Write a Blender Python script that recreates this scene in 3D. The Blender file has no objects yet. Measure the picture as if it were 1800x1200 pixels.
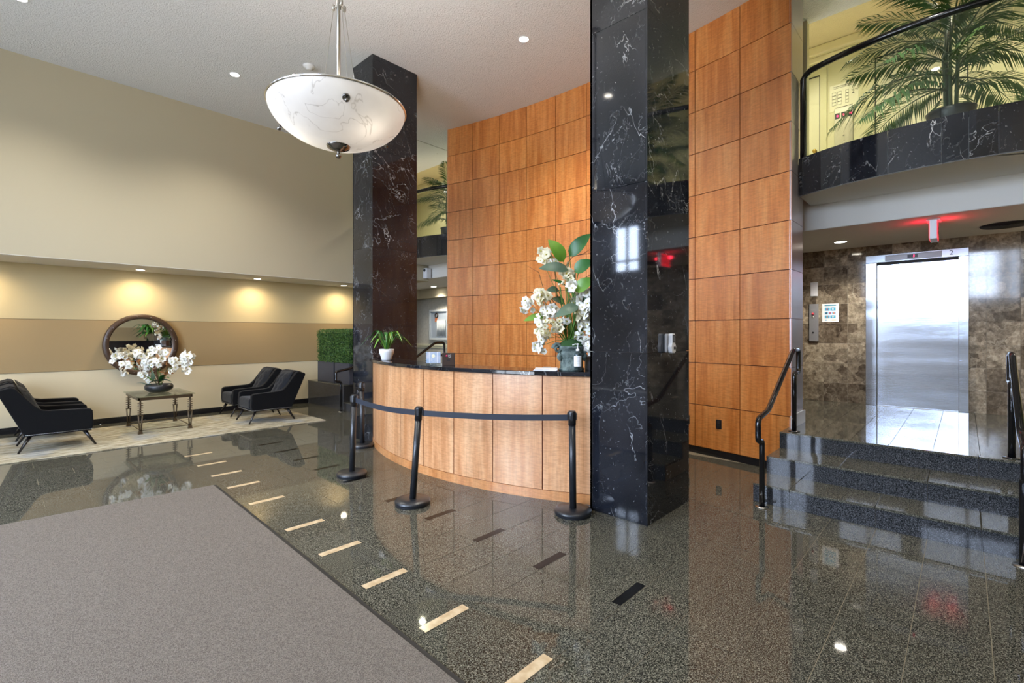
import bpy, bmesh, math, random
from mathutils import Vector, Matrix, Euler
random.seed(7)
PI = math.pi
C = bpy.context.scene.collection
SC = bpy.context.scene

# ------------------------------------------------------------------ camera, world, exposure
F_PX, EYE, HOR = 850.0, 1.55, 586.0
cam_d = bpy.data.cameras.new('camera')
cam_d.sensor_fit = 'HORIZONTAL'; cam_d.sensor_width = 36.0
cam_d.lens = 36.0 * F_PX / 1800.0
cam_d.shift_y = (HOR - 600.0) / 1800.0
cam_d.clip_start = 0.05; cam_d.clip_end = 200
cam = bpy.data.objects.new('camera', cam_d); C.objects.link(cam)
YAW = math.atan((1695 - 900) / F_PX)            # room X axis lies this far right of the view axis
cam.location = (0, 0, EYE)
cam.rotation_euler = (PI / 2, 0, YAW - PI / 2)
SC.camera = cam
SC.view_settings.view_transform = 'Standard'
SC.view_settings.look = 'None'
SC.view_settings.gamma = 1.0
SC.view_settings.use_curve_mapping = False
SC.view_settings.exposure = 0.48
try:
    SC.cycles.max_bounces = 10; SC.cycles.diffuse_bounces = 5; SC.cycles.glossy_bounces = 6
    SC.cycles.transmission_bounces = 8; SC.cycles.transparent_max_bounces = 16
    SC.cycles.sample_clamp_indirect = 6.0
    SC.cycles.caustics_reflective = False; SC.cycles.caustics_refractive = False
    SC.cycles.blur_glossy = 0.5
except Exception:
    pass
world = bpy.data.worlds.new('world'); SC.world = world; world.use_nodes = True
wn = world.node_tree.nodes; wl = world.node_tree.links
bgn = wn['Background']
tc = wn.new('ShaderNodeTexCoord'); sep = wn.new('ShaderNodeSeparateXYZ'); rp = wn.new('ShaderNodeValToRGB')
wl.new(tc.outputs['Generated'], sep.inputs[0]); wl.new(sep.outputs['Z'], rp.inputs[0]); wl.new(rp.outputs[0], bgn.inputs[0])
rp.color_ramp.elements[0].position = 0.0; rp.color_ramp.elements[0].color = (0.30, 0.32, 0.34, 1)
rp.color_ramp.elements[1].position = 0.03; rp.color_ramp.elements[1].color = (0.70, 0.81, 1.0, 1)
bgn.inputs[1].default_value = 24.0

CEIL = 5.50
def lamp(name, kind, loc, energy, color, size=0.1, rot=(0, 0, 0), spot=None, blend=0.6, size_y=None, portal=False):
    d = bpy.data.lights.new(name, kind); d.energy = energy; d.color = color
    if kind == 'AREA':
        d.size = size
        if size_y: d.shape = 'RECTANGLE'; d.size_y = size_y
        if portal: d.cycles.is_portal = True
    else:
        d.shadow_soft_size = size
    if spot: d.spot_size = spot; d.spot_blend = blend
    o = bpy.data.objects.new(name, d); C.objects.link(o); o.location = loc; o.rotation_euler = rot
    return o
WARM = (1.0, 0.80, 0.52); NEUT = (1.0, 0.93, 0.82)
FX = -4.5                                       # facade plane
WINS = [(-1.95, -1.05, 2.6), (-0.85, 0.75, 2.7), (1.0, 2.3, 3.0), (2.9, 4.1, 0.1), (4.3, 5.8, 0.1), (6.3, 7.1, 3.2), (8.3, 9.5, 2.6)]   # window bays along Y
for (a, b, z0_) in WINS:
    lamp('window_daylight_portal', 'AREA', (FX + 0.12, (a + b) / 2, (z0_ + 4.5) / 2), 1, (1, 1, 1), size=4.5 - z0_, size_y=b - a, rot=(0, -PI / 2, 0), portal=True)

# ------------------------------------------------------------------ materials
def nodes_of(name):
    m = bpy.data.materials.new(name); m.use_nodes = True
    nt = m.node_tree
    return m, nt.nodes, nt.links, nt.nodes['Principled BSDF']
def pbr(name, col, rough=0.5, metal=0.0, spec=0.5, coat=0.0, emit=None, es=0.0, bump=None, sheen=0.0, coat_rough=0.05, var=None):
    m, n, l, b = nodes_of(name)
    b.inputs['Base Color'].default_value = (*col, 1)
    b.inputs['Roughness'].default_value = rough; b.inputs['Metallic'].default_value = metal
    b.inputs['Specular IOR Level'].default_value = spec
    b.inputs['Coat Weight'].default_value = coat; b.inputs['Coat Roughness'].default_value = coat_rough
    if sheen: b.inputs['Sheen Weight'].default_value = sheen
    if emit: b.inputs['Emission Color'].default_value = (*emit, 1); b.inputs['Emission Strength'].default_value = es
    if bump or var:
        t = n.new('ShaderNodeTexCoord')
    if bump:
        sc, st, dist = bump
        no = n.new('ShaderNodeTexNoise'); no.inputs['Scale'].default_value = sc; no.inputs['Detail'].default_value = 3
        bp = n.new('ShaderNodeBump'); bp.inputs['Strength'].default_value = st; bp.inputs['Distance'].default_value = dist
        l.new(t.outputs['Object'], no.inputs['Vector']); l.new(no.outputs[0], bp.inputs['Height']); l.new(bp.outputs[0], b.inputs['Normal'])
    if var:
        sc, col2 = var
        no = n.new('ShaderNodeTexNoise'); no.inputs['Scale'].default_value = sc; no.inputs['Detail'].default_value = 4
        mx = n.new('ShaderNodeMix'); mx.data_type = 'RGBA'
        mx.inputs[6].default_value = (*col, 1); mx.inputs[7].default_value = (*col2, 1)
        l.new(t.outputs['Object'], no.inputs['Vector'])
        rr = n.new('ShaderNodeValToRGB'); rr.color_ramp.elements[0].position = 0.38; rr.color_ramp.elements[1].position = 0.62
        l.new(no.outputs[0], rr.inputs[0]); l.new(rr.outputs[0], mx.inputs[0]); l.new(mx.outputs[2], b.inputs['Base Color'])
    return m
def coords(n, l, scale=(1, 1, 1), rand=40.0, kind='Object'):
    t = n.new('ShaderNodeTexCoord'); mp = n.new('ShaderNodeMapping'); mp.inputs['Scale'].default_value = scale
    oi = n.new('ShaderNodeObjectInfo'); vm = n.new('ShaderNodeVectorMath'); vm.operation = 'MULTIPLY_ADD'
    cx = n.new('ShaderNodeCombineXYZ')
    for i, k in enumerate((1.0, 1.7, 0.6)):
        mm = n.new('ShaderNodeMath'); mm.operation = 'MULTIPLY'; mm.inputs[1].default_value = rand * k
        l.new(oi.outputs['Random'], mm.inputs[0]); l.new(mm.outputs[0], cx.inputs[i])
    ad = n.new('ShaderNodeVectorMath'); ad.operation = 'ADD'
    l.new(t.outputs[kind], ad.inputs[0]); l.new(cx.outputs[0], ad.inputs[1]); l.new(ad.outputs[0], mp.inputs['Vector'])
    return mp.outputs[0], oi
def ramp(n, l, src, stops, interp='LINEAR'):
    r = n.new('ShaderNodeValToRGB'); r.color_ramp.interpolation = interp
    e = r.color_ramp.elements
    while len(e) < len(stops): e.new(0.5)
    for i, (p, c) in enumerate(stops):
        e[i].position = p; e[i].color = (*c, 1) if len(c) == 3 else c
    l.new(src, r.inputs[0]); return r.outputs[0]
def tex(n, l, vec, kind, scale, detail=3, **k):
    t = n.new(kind); t.inputs['Scale'].default_value = scale
    if 'Detail' in t.inputs: t.inputs['Detail'].default_value = detail
    for a, b in k.items():
        if a in t.inputs: t.inputs[a].default_value = b
        else: setattr(t, a, b)
    l.new(vec, t.inputs['Vector']); return t
def mix(n, l, fac, a, b, mode='MIX'):
    m = n.new('ShaderNodeMix'); m.data_type = 'RGBA'; m.blend_type = mode
    if isinstance(fac, (int, float)): m.inputs[0].default_value = fac
    else: l.new(fac, m.inputs[0])
    for i, v in ((6, a), (7, b)):
        if isinstance(v, tuple): m.inputs[i].default_value = (*v, 1)
        else: l.new(v, m.inputs[i])
    return m.outputs[2]

def granite(name, dark, mid, light, rough, rand=40):
    m, n, l, b = nodes_of(name)
    v, oi = coords(n, l, rand=rand)
    n1 = tex(n, l, v, 'ShaderNodeTexNoise', 175, 4, Roughness=0.7)
    n2 = tex(n, l, v, 'ShaderNodeTexNoise', 330, 2)
    c1 = ramp(n, l, n1.outputs[0], [(0.42, dark), (0.52, mid), (0.60, light)])
    c2 = ramp(n, l, n2.outputs[0], [(0.44, (0.35, 0.35, 0.35)), (0.58, (1, 1, 1))])
    c = mix(n, l, 0.85, c1, c2, 'MULTIPLY')
    l.new(c, b.inputs['Base Color'])
    b.inputs['Roughness'].default_value = rough; b.inputs['Specular IOR Level'].default_value = 0.32
    return m
FLOOR_GR = granite('dark_speckled_granite', (0.016, 0.016, 0.014), (0.100, 0.096, 0.072), (0.32, 0.31, 0.245), 0.035)
STEP_GR = granite('grey_step_granite', (0.012, 0.013, 0.014), (0.055, 0.057, 0.062), (0.17, 0.175, 0.19), 0.04)

def black_marble(name='black_marble'):
    m, n, l, b = nodes_of(name)
    v, oi = coords(n, l, rand=30)
    def veins(scale, det, thr, dist, w=1.0, sx=(1, 1, 1), rt=(0, 0, 0)):
        mp0 = n.new('ShaderNodeMapping'); mp0.inputs['Rotation'].default_value = rt; l.new(v, mp0.inputs['Vector'])
        mp = n.new('ShaderNodeMapping'); mp.inputs['Scale'].default_value = sx; l.new(mp0.outputs[0], mp.inputs['Vector'])
        nn = tex(n, l, mp.outputs[0], 'ShaderNodeTexNoise', scale, det, Distortion=dist, Roughness=0.55)
        s = n.new('ShaderNodeMath'); s.operation = 'SUBTRACT'; s.inputs[1].default_value = 0.5; l.new(nn.outputs[0], s.inputs[0])
        a = n.new('ShaderNodeMath'); a.operation = 'ABSOLUTE'; l.new(s.outputs[0], a.inputs[0])
        return ramp(n, l, a.outputs[0], [(0.0, (w, w, w)), (thr, (0, 0, 0))])
    v1 = veins(1.0, 5, 0.0016, 0.0, 0.75, (2.4, 2.4, 0.55), (0.25, 0.32, 0.3))
    v2 = veins(1.0, 5, 0.0013, 0.0, 0.45, (1.3, 1.3, 2.3), (0.5, -0.3, 0.1))
    v3 = veins(1.0, 6, 0.0018, 0.0, 0.22, (5.5, 5.5, 2.0), (-0.3, 0.4, 0.5))
    gate = tex(n, l, v, 'ShaderNodeTexNoise', 1.5, 2)
    g = ramp(n, l, gate.outputs[0], [(0.47, (0, 0, 0)), (0.60, (1, 1, 1))])
    gate2 = tex(n, l, v, 'ShaderNodeTexNoise', 2.1, 3)
    g2 = ramp(n, l, gate2.outputs[0], [(0.48, (0.0, 0.0, 0.0)), (0.62, (1, 1, 1))])
    sp = tex(n, l, v, 'ShaderNodeTexNoise', 55, 3, Distortion=0.8)
    sps = ramp(n, l, sp.outputs[0], [(0.685, (0, 0, 0)), (0.74, (0.40, 0.40, 0.40))])
    vv = mix(n, l, 1.0, mix(n, l, 1.0, v1, g2, 'MULTIPLY'), mix(n, l, 1.0, v2, g, 'MULTIPLY'), 'ADD')
    vv = mix(n, l, 1.0, vv, mix(n, l, 1.0, v3, g, 'MULTIPLY'), 'ADD')
    vv = mix(n, l, 1.0, vv, sps, 'ADD')
    cl = tex(n, l, v, 'ShaderNodeTexNoise', 2.2, 4)
    base = ramp(n, l, cl.outputs[0], [(0.35, (0.004, 0.005, 0.008)), (0.65, (0.016, 0.018, 0.024))])
    l.new(mix(n, l, vv, base, (0.62, 0.64, 0.66)), b.inputs['Base Color'])
    b.inputs['Roughness'].default_value = 0.05; b.inputs['Specular IOR Level'].default_value = 0.62
    return m
MARBLE = black_marble()

def brown_stone():
    m, n, l, b = nodes_of('brown_brecciated_marble')
    v, oi = coords(n, l, rand=60)
    wob = tex(n, l, v, 'ShaderNodeTexNoise', 9, 3)
    vm0 = n.new('ShaderNodeVectorMath'); vm0.operation = 'MULTIPLY_ADD'; vm0.inputs[1].default_value = (0.10, 0.10, 0.10)
    l.new(wob.outputs['Color'], vm0.inputs[0]); l.new(v, vm0.inputs[2]); vw = vm0.outputs[0]
    def cells(sc, lo, mid, hi):
        vo = tex(n, l, vw, 'ShaderNodeTexVoronoi', sc, 0, Randomness=1.0)
        sepc = n.new('ShaderNodeSeparateColor'); l.new(vo.outputs['Color'], sepc.inputs[0])
        return ramp(n, l, sepc.outputs[0], [(0.0, lo), (0.45, mid), (1.0, hi)])
    nz = tex(n, l, v, 'ShaderNodeTexNoise', 22, 6, Roughness=0.7)
    c1 = ramp(n, l, nz.outputs[0], [(0.30, (0.16, 0.128, 0.096)), (0.50, (0.32, 0.27, 0.205)), (0.70, (0.52, 0.455, 0.36))])
    c = mix(n, l, 0.90, c1, cells(6.0, (0.34, 0.31, 0.29), (0.85, 0.83, 0.80), (1.15, 1.12, 1.08)), 'MULTIPLY')
    c = mix(n, l, 0.5, c, cells(15.0, (0.40, 0.38, 0.36), (0.9, 0.9, 0.88), (1.1, 1.1, 1.08)), 'MULTIPLY')
    ed = tex(n, l, vw, 'ShaderNodeTexVoronoi', 8.0, 0, feature='DISTANCE_TO_EDGE')
    eg = tex(n, l, v, 'ShaderNodeTexNoise', 5, 2)
    vm = mix(n, l, 1.0, ramp(n, l, ed.outputs[0], [(0.0, (0.4, 0.4, 0.4)), (0.04, (0, 0, 0))]), ramp(n, l, eg.outputs[0], [(0.45, (0, 0, 0)), (0.6, (1, 1, 1))]), 'MULTIPLY')
    c = mix(n, l, vm, c, (0.55, 0.50, 0.40))
    tv = ramp(n, l, oi.outputs['Random'], [(0.0, (0.55, 0.52, 0.50)), (0.5, (0.95, 0.95, 0.95)), (1.0, (1.25, 1.25, 1.25))])
    l.new(mix(n, l, 1.0, c, tv, 'MULTIPLY'), b.inputs['Base Color'])
    b.inputs['Roughness'].default_value = 0.08; b.inputs['Specular IOR Level'].default_value = 0.6
    return m
STONE = brown_stone()

def veneer(name, c_dark, c_mid, c_light, rough=0.22, coat=0.6, spread=0.06):
    m, n, l, b = nodes_of(name)
    v, oi = coords(n, l, rand=30)
    def sc(s):
        mp = n.new('ShaderNodeMapping'); mp.inputs['Scale'].default_value = s; l.new(v, mp.inputs['Vector']); return mp.outputs[0]
    g1 = tex(n, l, sc((9, 9, 0.7)), 'ShaderNodeTexNoise', 1.0, 5, Roughness=0.6, Distortion=0.4)
    g2 = tex(n, l, sc((14, 14, 70)), 'ShaderNodeTexNoise', 1.0, 3, Distortion=0.6)
    g3 = tex(n, l, sc((60, 60, 3)), 'ShaderNodeTexNoise', 1.0, 3)
    c1 = ramp(n, l, g1.outputs[0], [(0.34, c_dark), (0.50, c_mid), (0.68, c_light)])
    c2 = ramp(n, l, g2.outputs[0], [(0.40, (0.86, 0.83, 0.80)), (0.58, (1.05, 1.05, 1.05))])
    c3 = ramp(n, l, g3.outputs[0], [(0.38, (0.90, 0.88, 0.86)), (0.6, (1.03, 1.03, 1.03))])
    c = mix(n, l, 0.8, c1, c2, 'MULTIPLY'); c = mix(n, l, 0.7, c, c3, 'MULTIPLY')
    tv = ramp(n, l, oi.outputs['Random'], [(0.0, (1 - spread,) * 3), (1.0, (1 + spread,) * 3)])
    c = mix(n, l, 1.0, c, tv, 'MULTIPLY')
    l.new(c, b.inputs['Base Color'])
    b.inputs['Roughness'].default_value = rough
    b.inputs['Coat Weight'].default_value = coat; b.inputs['Coat Roughness'].default_value = 0.22
    return m
WOOD = veneer('cherry_wood_veneer', (0.52, 0.16, 0.028), (0.66, 0.24, 0.054), (0.76, 0.33, 0.095), 0.35, 0.8)
SIDEWOOD = pbr('satin_silver_laminate', (0.50, 0.46, 0.47), 0.28, 0.75)
DESKWOOD = veneer('pale_cherry_veneer', (0.52, 0.235, 0.095), (0.64, 0.33, 0.155), (0.74, 0.43, 0.23), 0.32, 0.4, 0.05)
BASEWOOD = veneer('orange_cherry_trim', (0.50, 0.20, 0.065), (0.60, 0.27, 0.10), (0.66, 0.33, 0.14), 0.3, 0.4, 0.02)

CEIL_M = pbr('white_textured_ceiling_paint', (0.78, 0.80, 0.82), 0.95, spec=0.1, bump=(65, 0.7, 0.022))
LOWCEIL = pbr('lower_ceiling_shade_tone', (0.74, 0.72, 0.70), 0.8, spec=0.2)  # soffit colour again, toned to imitate the light on the underside
SOFFIT_M = pbr('white_soffit_paint', (0.76, 0.74, 0.69), 0.8, spec=0.2)
UPWALL = pbr('warm_grey_wall_paint', (0.50, 0.445, 0.315), 0.75, spec=0.3)
CREAM = pbr('cream_wall_vinyl', (0.62, 0.51, 0.29), 0.6, spec=0.3, bump=(160, 0.1, 0.002))
TAN = pbr('tan_wall_vinyl', (0.43, 0.305, 0.15), 0.6, spec=0.3, bump=(160, 0.1, 0.002))
CREAM2 = pbr('pale_cream_wall_vinyl', (0.68, 0.585, 0.39), 0.6, spec=0.3, bump=(160, 0.1, 0.002))
HALLWALL = pbr('mottled_grey_wallpaper', (0.46, 0.43, 0.36), 0.8, spec=0.2, var=(14, (0.52, 0.49, 0.41)))
MEZWALL = pbr('pale_yellow_wall_paint', (0.64, 0.60, 0.38), 0.6, spec=0.3)
MEZTRIM = pbr('cream_gloss_trim', (0.72, 0.68, 0.48), 0.4)
MEZCEIL = pbr('cream_textured_ceiling', (0.70, 0.63, 0.42), 0.9, bump=(90, 0.7, 0.015))
GROUT = pbr('dark_grout', (0.05, 0.05, 0.045), 0.8)
GROUTF = pbr('tan_floor_grout', (0.22, 0.19, 0.13), 0.8)
GROUTB = pbr('black_joint', (0.012, 0.012, 0.012), 0.6)
GROUTS = pbr('beige_stone_grout', (0.36, 0.32, 0.26), 0.8)
JOINTWOOD = pbr('dark_red_wood_joint', (0.13, 0.026, 0.008), 0.5)
BLKTILE = pbr('black_base_tile', (0.012, 0.012, 0.014), 0.2)
BEIGE_IN = pbr('travertine_inlay', (0.46, 0.34, 0.20), 0.12, spec=0.3, var=(18, (0.58, 0.46, 0.30)))
BLACK_IN = pbr('black_granite_inlay', (0.004, 0.004, 0.004), 0.25, spec=0.2)
CARPET = pbr('taupe_ribbed_mat_pile', (0.115, 0.098, 0.082), 1.0, spec=0.1, bump=(320, 0.8, 0.008), var=(210, (0.23, 0.205, 0.178)))
RUBBER = pbr('black_rubber', (0.012, 0.012, 0.012), 0.6)
BLKMETAL = pbr('black_enamelled_metal', (0.006, 0.006, 0.007), 0.12, spec=0.7)
BLKPOST = pbr('satin_black_post', (0.014, 0.016, 0.020), 0.32, spec=0.6)
BELT = pbr('navy_black_belt_webbing', (0.016, 0.022, 0.036), 0.6)
CHROME = pbr('chrome', (0.75, 0.74, 0.72), 0.12, 1.0)
NICKEL = pbr('brushed_nickel', (0.50, 0.48, 0.44), 0.28, 1.0)
SATIN = pbr('satin_grey_metal', (0.36, 0.36, 0.37), 0.45, 0.6)
DKCHROME = pbr('dark_chrome', (0.26, 0.25, 0.24), 0.10, 1.0)
BRONZE = pbr('antique_bronze_metal', (0.13, 0.095, 0.06), 0.38, 0.8)
MIRFRAME = pbr('brown_leather_mirror_frame', (0.065, 0.036, 0.020), 0.4)
MIRROR = pbr('mirror_glass', (0.86, 0.88, 0.86), 0.01, 1.0)
BRASS = pbr('brass', (0.75, 0.48, 0.12), 0.2, 1.0)
VELVET = pbr('black_velvet', (0.0022, 0.0024, 0.0032), 0.85, spec=0.2, sheen=0.04, bump=(30, 0.25, 0.01))
VELVETS = pbr('blue_black_velvet_cushion', (0.004, 0.006, 0.010), 0.8, spec=0.2, sheen=0.12, bump=(22, 0.3, 0.015))
LEGWOOD = pbr('black_stained_leg', (0.012, 0.010, 0.010), 0.25)
STUD = pbr('silver_nailhead', (0.7, 0.7, 0.72), 0.25, 1.0)
PLANTERM = pbr('slate_blue_planter', (0.040, 0.043, 0.056), 0.45)
WHITEC = pbr('white_ceramic', (0.80, 0.80, 0.80), 0.25)
WHITEP = pbr('white_plastic', (0.78, 0.79, 0.82), 0.35)
GREYP = pbr('grey_plastic', (0.42, 0.43, 0.45), 0.4)
BLKP = pbr('black_plastic', (0.012, 0.012, 0.014), 0.35)
SCREEN = pbr('grey_lcd', (0.16, 0.17, 0.18), 0.2)
PAPER = pbr('white_paper', (0.85, 0.85, 0.85), 0.8)
BROWNBOX = pbr('dark_brown_carton', (0.040, 0.020, 0.012), 0.4)
URNM = pbr('verdigris_bronze', (0.05, 0.075, 0.068), 0.6, var=(22, (0.16, 0.21, 0.19)), bump=(40, 0.6, 0.02))
PETAL = pbr('white_orchid_petal', (0.90, 0.88, 0.80), 0.6, spec=0.2)
PETALC = pbr('cream_orchid_petal', (0.88, 0.82, 0.60), 0.6, spec=0.2)
PETALY = pbr('yellow_green_orchid_heart', (0.55, 0.50, 0.08), 0.6)
LEAFL = pbr('light_green_leaf', (0.10, 0.26, 0.025), 0.35, var=(6, (0.17, 0.33, 0.04)))
LEAFD = pbr('dark_green_leaf', (0.025, 0.12, 0.025), 0.35, var=(6, (0.04, 0.17, 0.03)))
LEAFG = pbr('grey_green_leaf', (0.075, 0.13, 0.085), 0.4, var=(6, (0.12, 0.18, 0.11)))
STEMG = pbr('green_stem', (0.09, 0.20, 0.03), 0.5)
TWIG = pbr('brown_twig', (0.10, 0.045, 0.02), 0.7)
MOSS = pbr('green_moss', (0.02, 0.07, 0.015), 0.9)
PALML = pbr('palm_leaf', (0.030, 0.095, 0.028), 0.6, var=(3, (0.065, 0.14, 0.025)))
PALMS = pbr('palm_stem', (0.06, 0.10, 0.035), 0.5)
HEDGEM = pbr('boxwood_leaf', (0.035, 0.10, 0.022), 0.6, var=(20, (0.11, 0.20, 0.035)))
SOIL = pbr('dark_soil', (0.02, 0.015, 0.01), 0.9)
DARKPOT = pbr('dark_grey_pot', (0.02, 0.022, 0.024), 0.35)
CABM = pbr('grey_white_cabinet_enamel', (0.55, 0.57, 0.55), 0.35)
HOSE = pbr('white_canvas_hose', (0.72, 0.70, 0.62), 0.8)
ORANGE = pbr('orange_valve_tag', (0.75, 0.20, 0.05), 0.5)
VENTM = pbr('dark_vent_grille', (0.035, 0.033, 0.03), 0.6)
REDLED = pbr('red_led', (0.3, 0.0, 0.02), 0.4, emit=(1.0, 0.02, 0.10), es=6)
EXITM = pbr('red_exit_face', (0.35, 0.0, 0.01), 0.4, emit=(1.0, 0.02, 0.035), es=2.2)
EXITD = pbr('dark_exit_letters', (0.09, 0.0, 0.0), 0.4)
BULB = pbr('lit_downlight', (1, 1, 1), 0.5, emit=(1.0, 0.93, 0.80), es=22)
TXTD = pbr('dark_print', (0.03, 0.03, 0.035), 0.6)
TXTW = pbr('white_print', (0.8, 0.8, 0.8), 0.6)
LOGO = pbr('crimson_logo_print', (0.45, 0.01, 0.06), 0.5)
BLUEPRINT = pbr('blue_print', (0.02, 0.28, 0.55), 0.6, var=(90, (0.10, 0.45, 0.60)))
TEALP = pbr('teal_print', (0.02, 0.25, 0.35), 0.6)
YELP = pbr('yellow_print', (0.75, 0.50, 0.08), 0.6)
REDP = pbr('red_print', (0.55, 0.05, 0.08), 0.6)
BROCH = pbr('pale_blue_brochure', (0.30, 0.42, 0.58), 0.4, var=(14, (0.55, 0.55, 0.60)))
WINFRAME = pbr('dark_window_frame', (0.03, 0.03, 0.032), 0.4)
FRONTW = pbr('light_grey_front_wall', (0.80, 0.81, 0.82), 0.8)
WHITEBASE = pbr('polished_white_plinth', (0.62, 0.63, 0.66), 0.10, spec=0.8)

def glass(name, tint=(0.92, 0.96, 0.93), rough=0.0):
    m, n, l, b = nodes_of(name)
    b.inputs['Base Color'].default_value = (*tint, 1); b.inputs['Roughness'].default_value = rough
    b.inputs['Transmission Weight'].default_value = 1.0; b.inputs['IOR'].default_value = 1.45
    return m
def thin_glass(name, tint=(0.90, 0.94, 0.92), refl=0.08):
    m = bpy.data.materials.new(name); m.use_nodes = True; n = m.node_tree.nodes; l = m.node_tree.links
    n.remove(n['Principled BSDF'])
    tr = n.new('ShaderNodeBsdfTransparent'); tr.inputs[0].default_value = (*tint, 1)
    gl = n.new('ShaderNodeBsdfGlossy'); gl.inputs['Roughness'].default_value = 0.01
    lw = n.new('ShaderNodeLayerWeight'); lw.inputs[0].default_value = 0.5
    pw = n.new('ShaderNodeMath'); pw.operation = 'POWER'; pw.inputs[1].default_value = 4.5; l.new(lw.outputs['Facing'], pw.inputs[0])
    ma = n.new('ShaderNodeMath'); ma.operation = 'MULTIPLY_ADD'; ma.inputs[1].default_value = 0.85; ma.inputs[2].default_value = 0.04; l.new(pw.outputs[0], ma.inputs[0])
    mx = n.new('ShaderNodeMixShader'); l.new(ma.outputs[0], mx.inputs[0]); l.new(tr.outputs[0], mx.inputs[1]); l.new(gl.outputs[0], mx.inputs[2])
    l.new(mx.outputs[0], n['Material Output'].inputs[0]); return m
RAILGLASS = thin_glass('balustrade_glass')
WINGLASS = thin_glass('window_glass', (0.95, 0.97, 1.0))
TABGLASS = thin_glass('table_glass', (0.88, 0.93, 0.88))
BOTTLE = thin_glass('clear_bottle_plastic', (0.86, 0.90, 0.92))

def alabaster():
    m, n, l, b = nodes_of('lit_alabaster')
    v, oi = coords(n, l, rand=0)
    nz = tex(n, l, v, 'ShaderNodeTexNoise', 2.6, 4, Distortion=0.9)
    s = n.new('ShaderNodeMath'); s.operation = 'SUBTRACT'; s.inputs[1].default_value = 0.5; l.new(nz.outputs[0], s.inputs[0])
    a = n.new('ShaderNodeMath'); a.operation = 'ABSOLUTE'; l.new(s.outputs[0], a.inputs[0])
    vein = ramp(n, l, a.outputs[0], [(0.0, (0.70, 0.68, 0.66)), (0.008, (1, 1, 1))])
    n2 = tex(n, l, v, 'ShaderNodeTexNoise', 3.0, 3)
    cl = ramp(n, l, n2.outputs[0], [(0.35, (0.86, 0.84, 0.82)), (0.65, (1, 1, 0.98))])
    c = mix(n, l, 1.0, vein, cl, 'MULTIPLY')
    l.new(mix(n, l, 1.0, c, (0.62, 0.59, 0.56), 'MULTIPLY'), b.inputs['Base Color'])
    # translucent bowl: the bulbs inside show through
    tr = n.new('ShaderNodeBsdfTranslucent'); l.new(mix(n, l, 1.0, c, (0.95, 0.90, 0.84), 'MULTIPLY'), tr.inputs[0])
    mx = n.new('ShaderNodeMixShader'); mx.inputs[0].default_value = 0.010
    l.new(b.outputs[0], mx.inputs[1]); l.new(tr.outputs[0], mx.inputs[2]); l.new(mx.outputs[0], n['Material Output'].inputs[0])
    b.inputs['Roughness'].default_value = 0.3
    l.new(c, b.inputs['Emission Color']); b.inputs['Emission Strength'].default_value = 0.12
    return m
ALAB = alabaster()

def steel():
    m, n, l, b = nodes_of('brushed_stainless_steel')
    t = n.new('ShaderNodeTexCoord')
    mp = n.new('ShaderNodeMapping'); mp.inputs['Scale'].default_value = (1, 0.30, 1.7); l.new(t.outputs['Object'], mp.inputs['Vector'])
    nz = tex(n, l, mp.outputs[0], 'ShaderNodeTexNoise', 1.1, 2)
    mp2 = n.new('ShaderNodeMapping'); mp2.inputs['Scale'].default_value = (60, 1.5, 60); l.new(t.outputs['Object'], mp2.inputs['Vector'])
    n2 = tex(n, l, mp2.outputs[0], 'ShaderNodeTexNoise', 3, 2)
    bp = n.new('ShaderNodeBump'); bp.inputs['Strength'].default_value = 0.4; bp.inputs['Distance'].default_value = 0.03
    l.new(nz.outputs[0], bp.inputs['Height'])
    b2 = n.new('ShaderNodeBump'); b2.inputs['Strength'].default_value = 0.15; b2.inputs['Distance'].default_value = 0.002
    l.new(n2.outputs[0], b2.inputs['Height']); l.new(bp.outputs[0], b2.inputs['Normal']); l.new(b2.outputs[0], b.inputs['Normal'])
    b.inputs['Base Color'].default_value = (0.60, 0.65, 0.74, 1); b.inputs['Metallic'].default_value = 1.0
    b.inputs['Roughness'].default_value = 0.15
    return m
STEEL = steel()
HEADST = pbr('dull_stainless_header', (0.40, 0.43, 0.47), 0.32, 0.85)
def rug_mat():
    m, n, l, b = nodes_of('distressed_woven_rug')
    t = n.new('ShaderNodeTexCoord')
    mp = n.new('ShaderNodeMapping'); mp.inputs['Scale'].default_value = (1.2, 7, 1); l.new(t.outputs['Object'], mp.inputs['Vector'])
    a = tex(n, l, mp.outputs[0], 'ShaderNodeTexNoise', 3.0, 8, Roughness=0.75)
    c = ramp(n, l, a.outputs[0], [(0.36, (0.10, 0.09, 0.06)), (0.45, (0.28, 0.24, 0.15)), (0.54, (0.48, 0.43, 0.31)), (0.68, (0.60, 0.56, 0.46))])
    bl = tex(n, l, t.outputs['Object'], 'ShaderNodeTexNoise', 1.6, 3)
    g = ramp(n, l, bl.outputs[0], [(0.55, (0, 0, 0)), (0.66, (0.6, 0.6, 0.6))])
    c = mix(n, l, g, c, (0.26, 0.29, 0.32))
    l.new(c, b.inputs['Base Color']); b.inputs['Roughness'].default_value = 0.95
    w = tex(n, l, t.outputs['Object'], 'ShaderNodeTexNoise', 160, 2)
    bp = n.new('ShaderNodeBump'); bp.inputs['Strength'].default_value = 0.6; bp.inputs['Distance'].default_value = 0.01
    l.new(w.outputs[0], bp.inputs['Height']); l.new(bp.outputs[0], b.inputs['Normal'])
    return m
RUGM = rug_mat()

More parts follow.
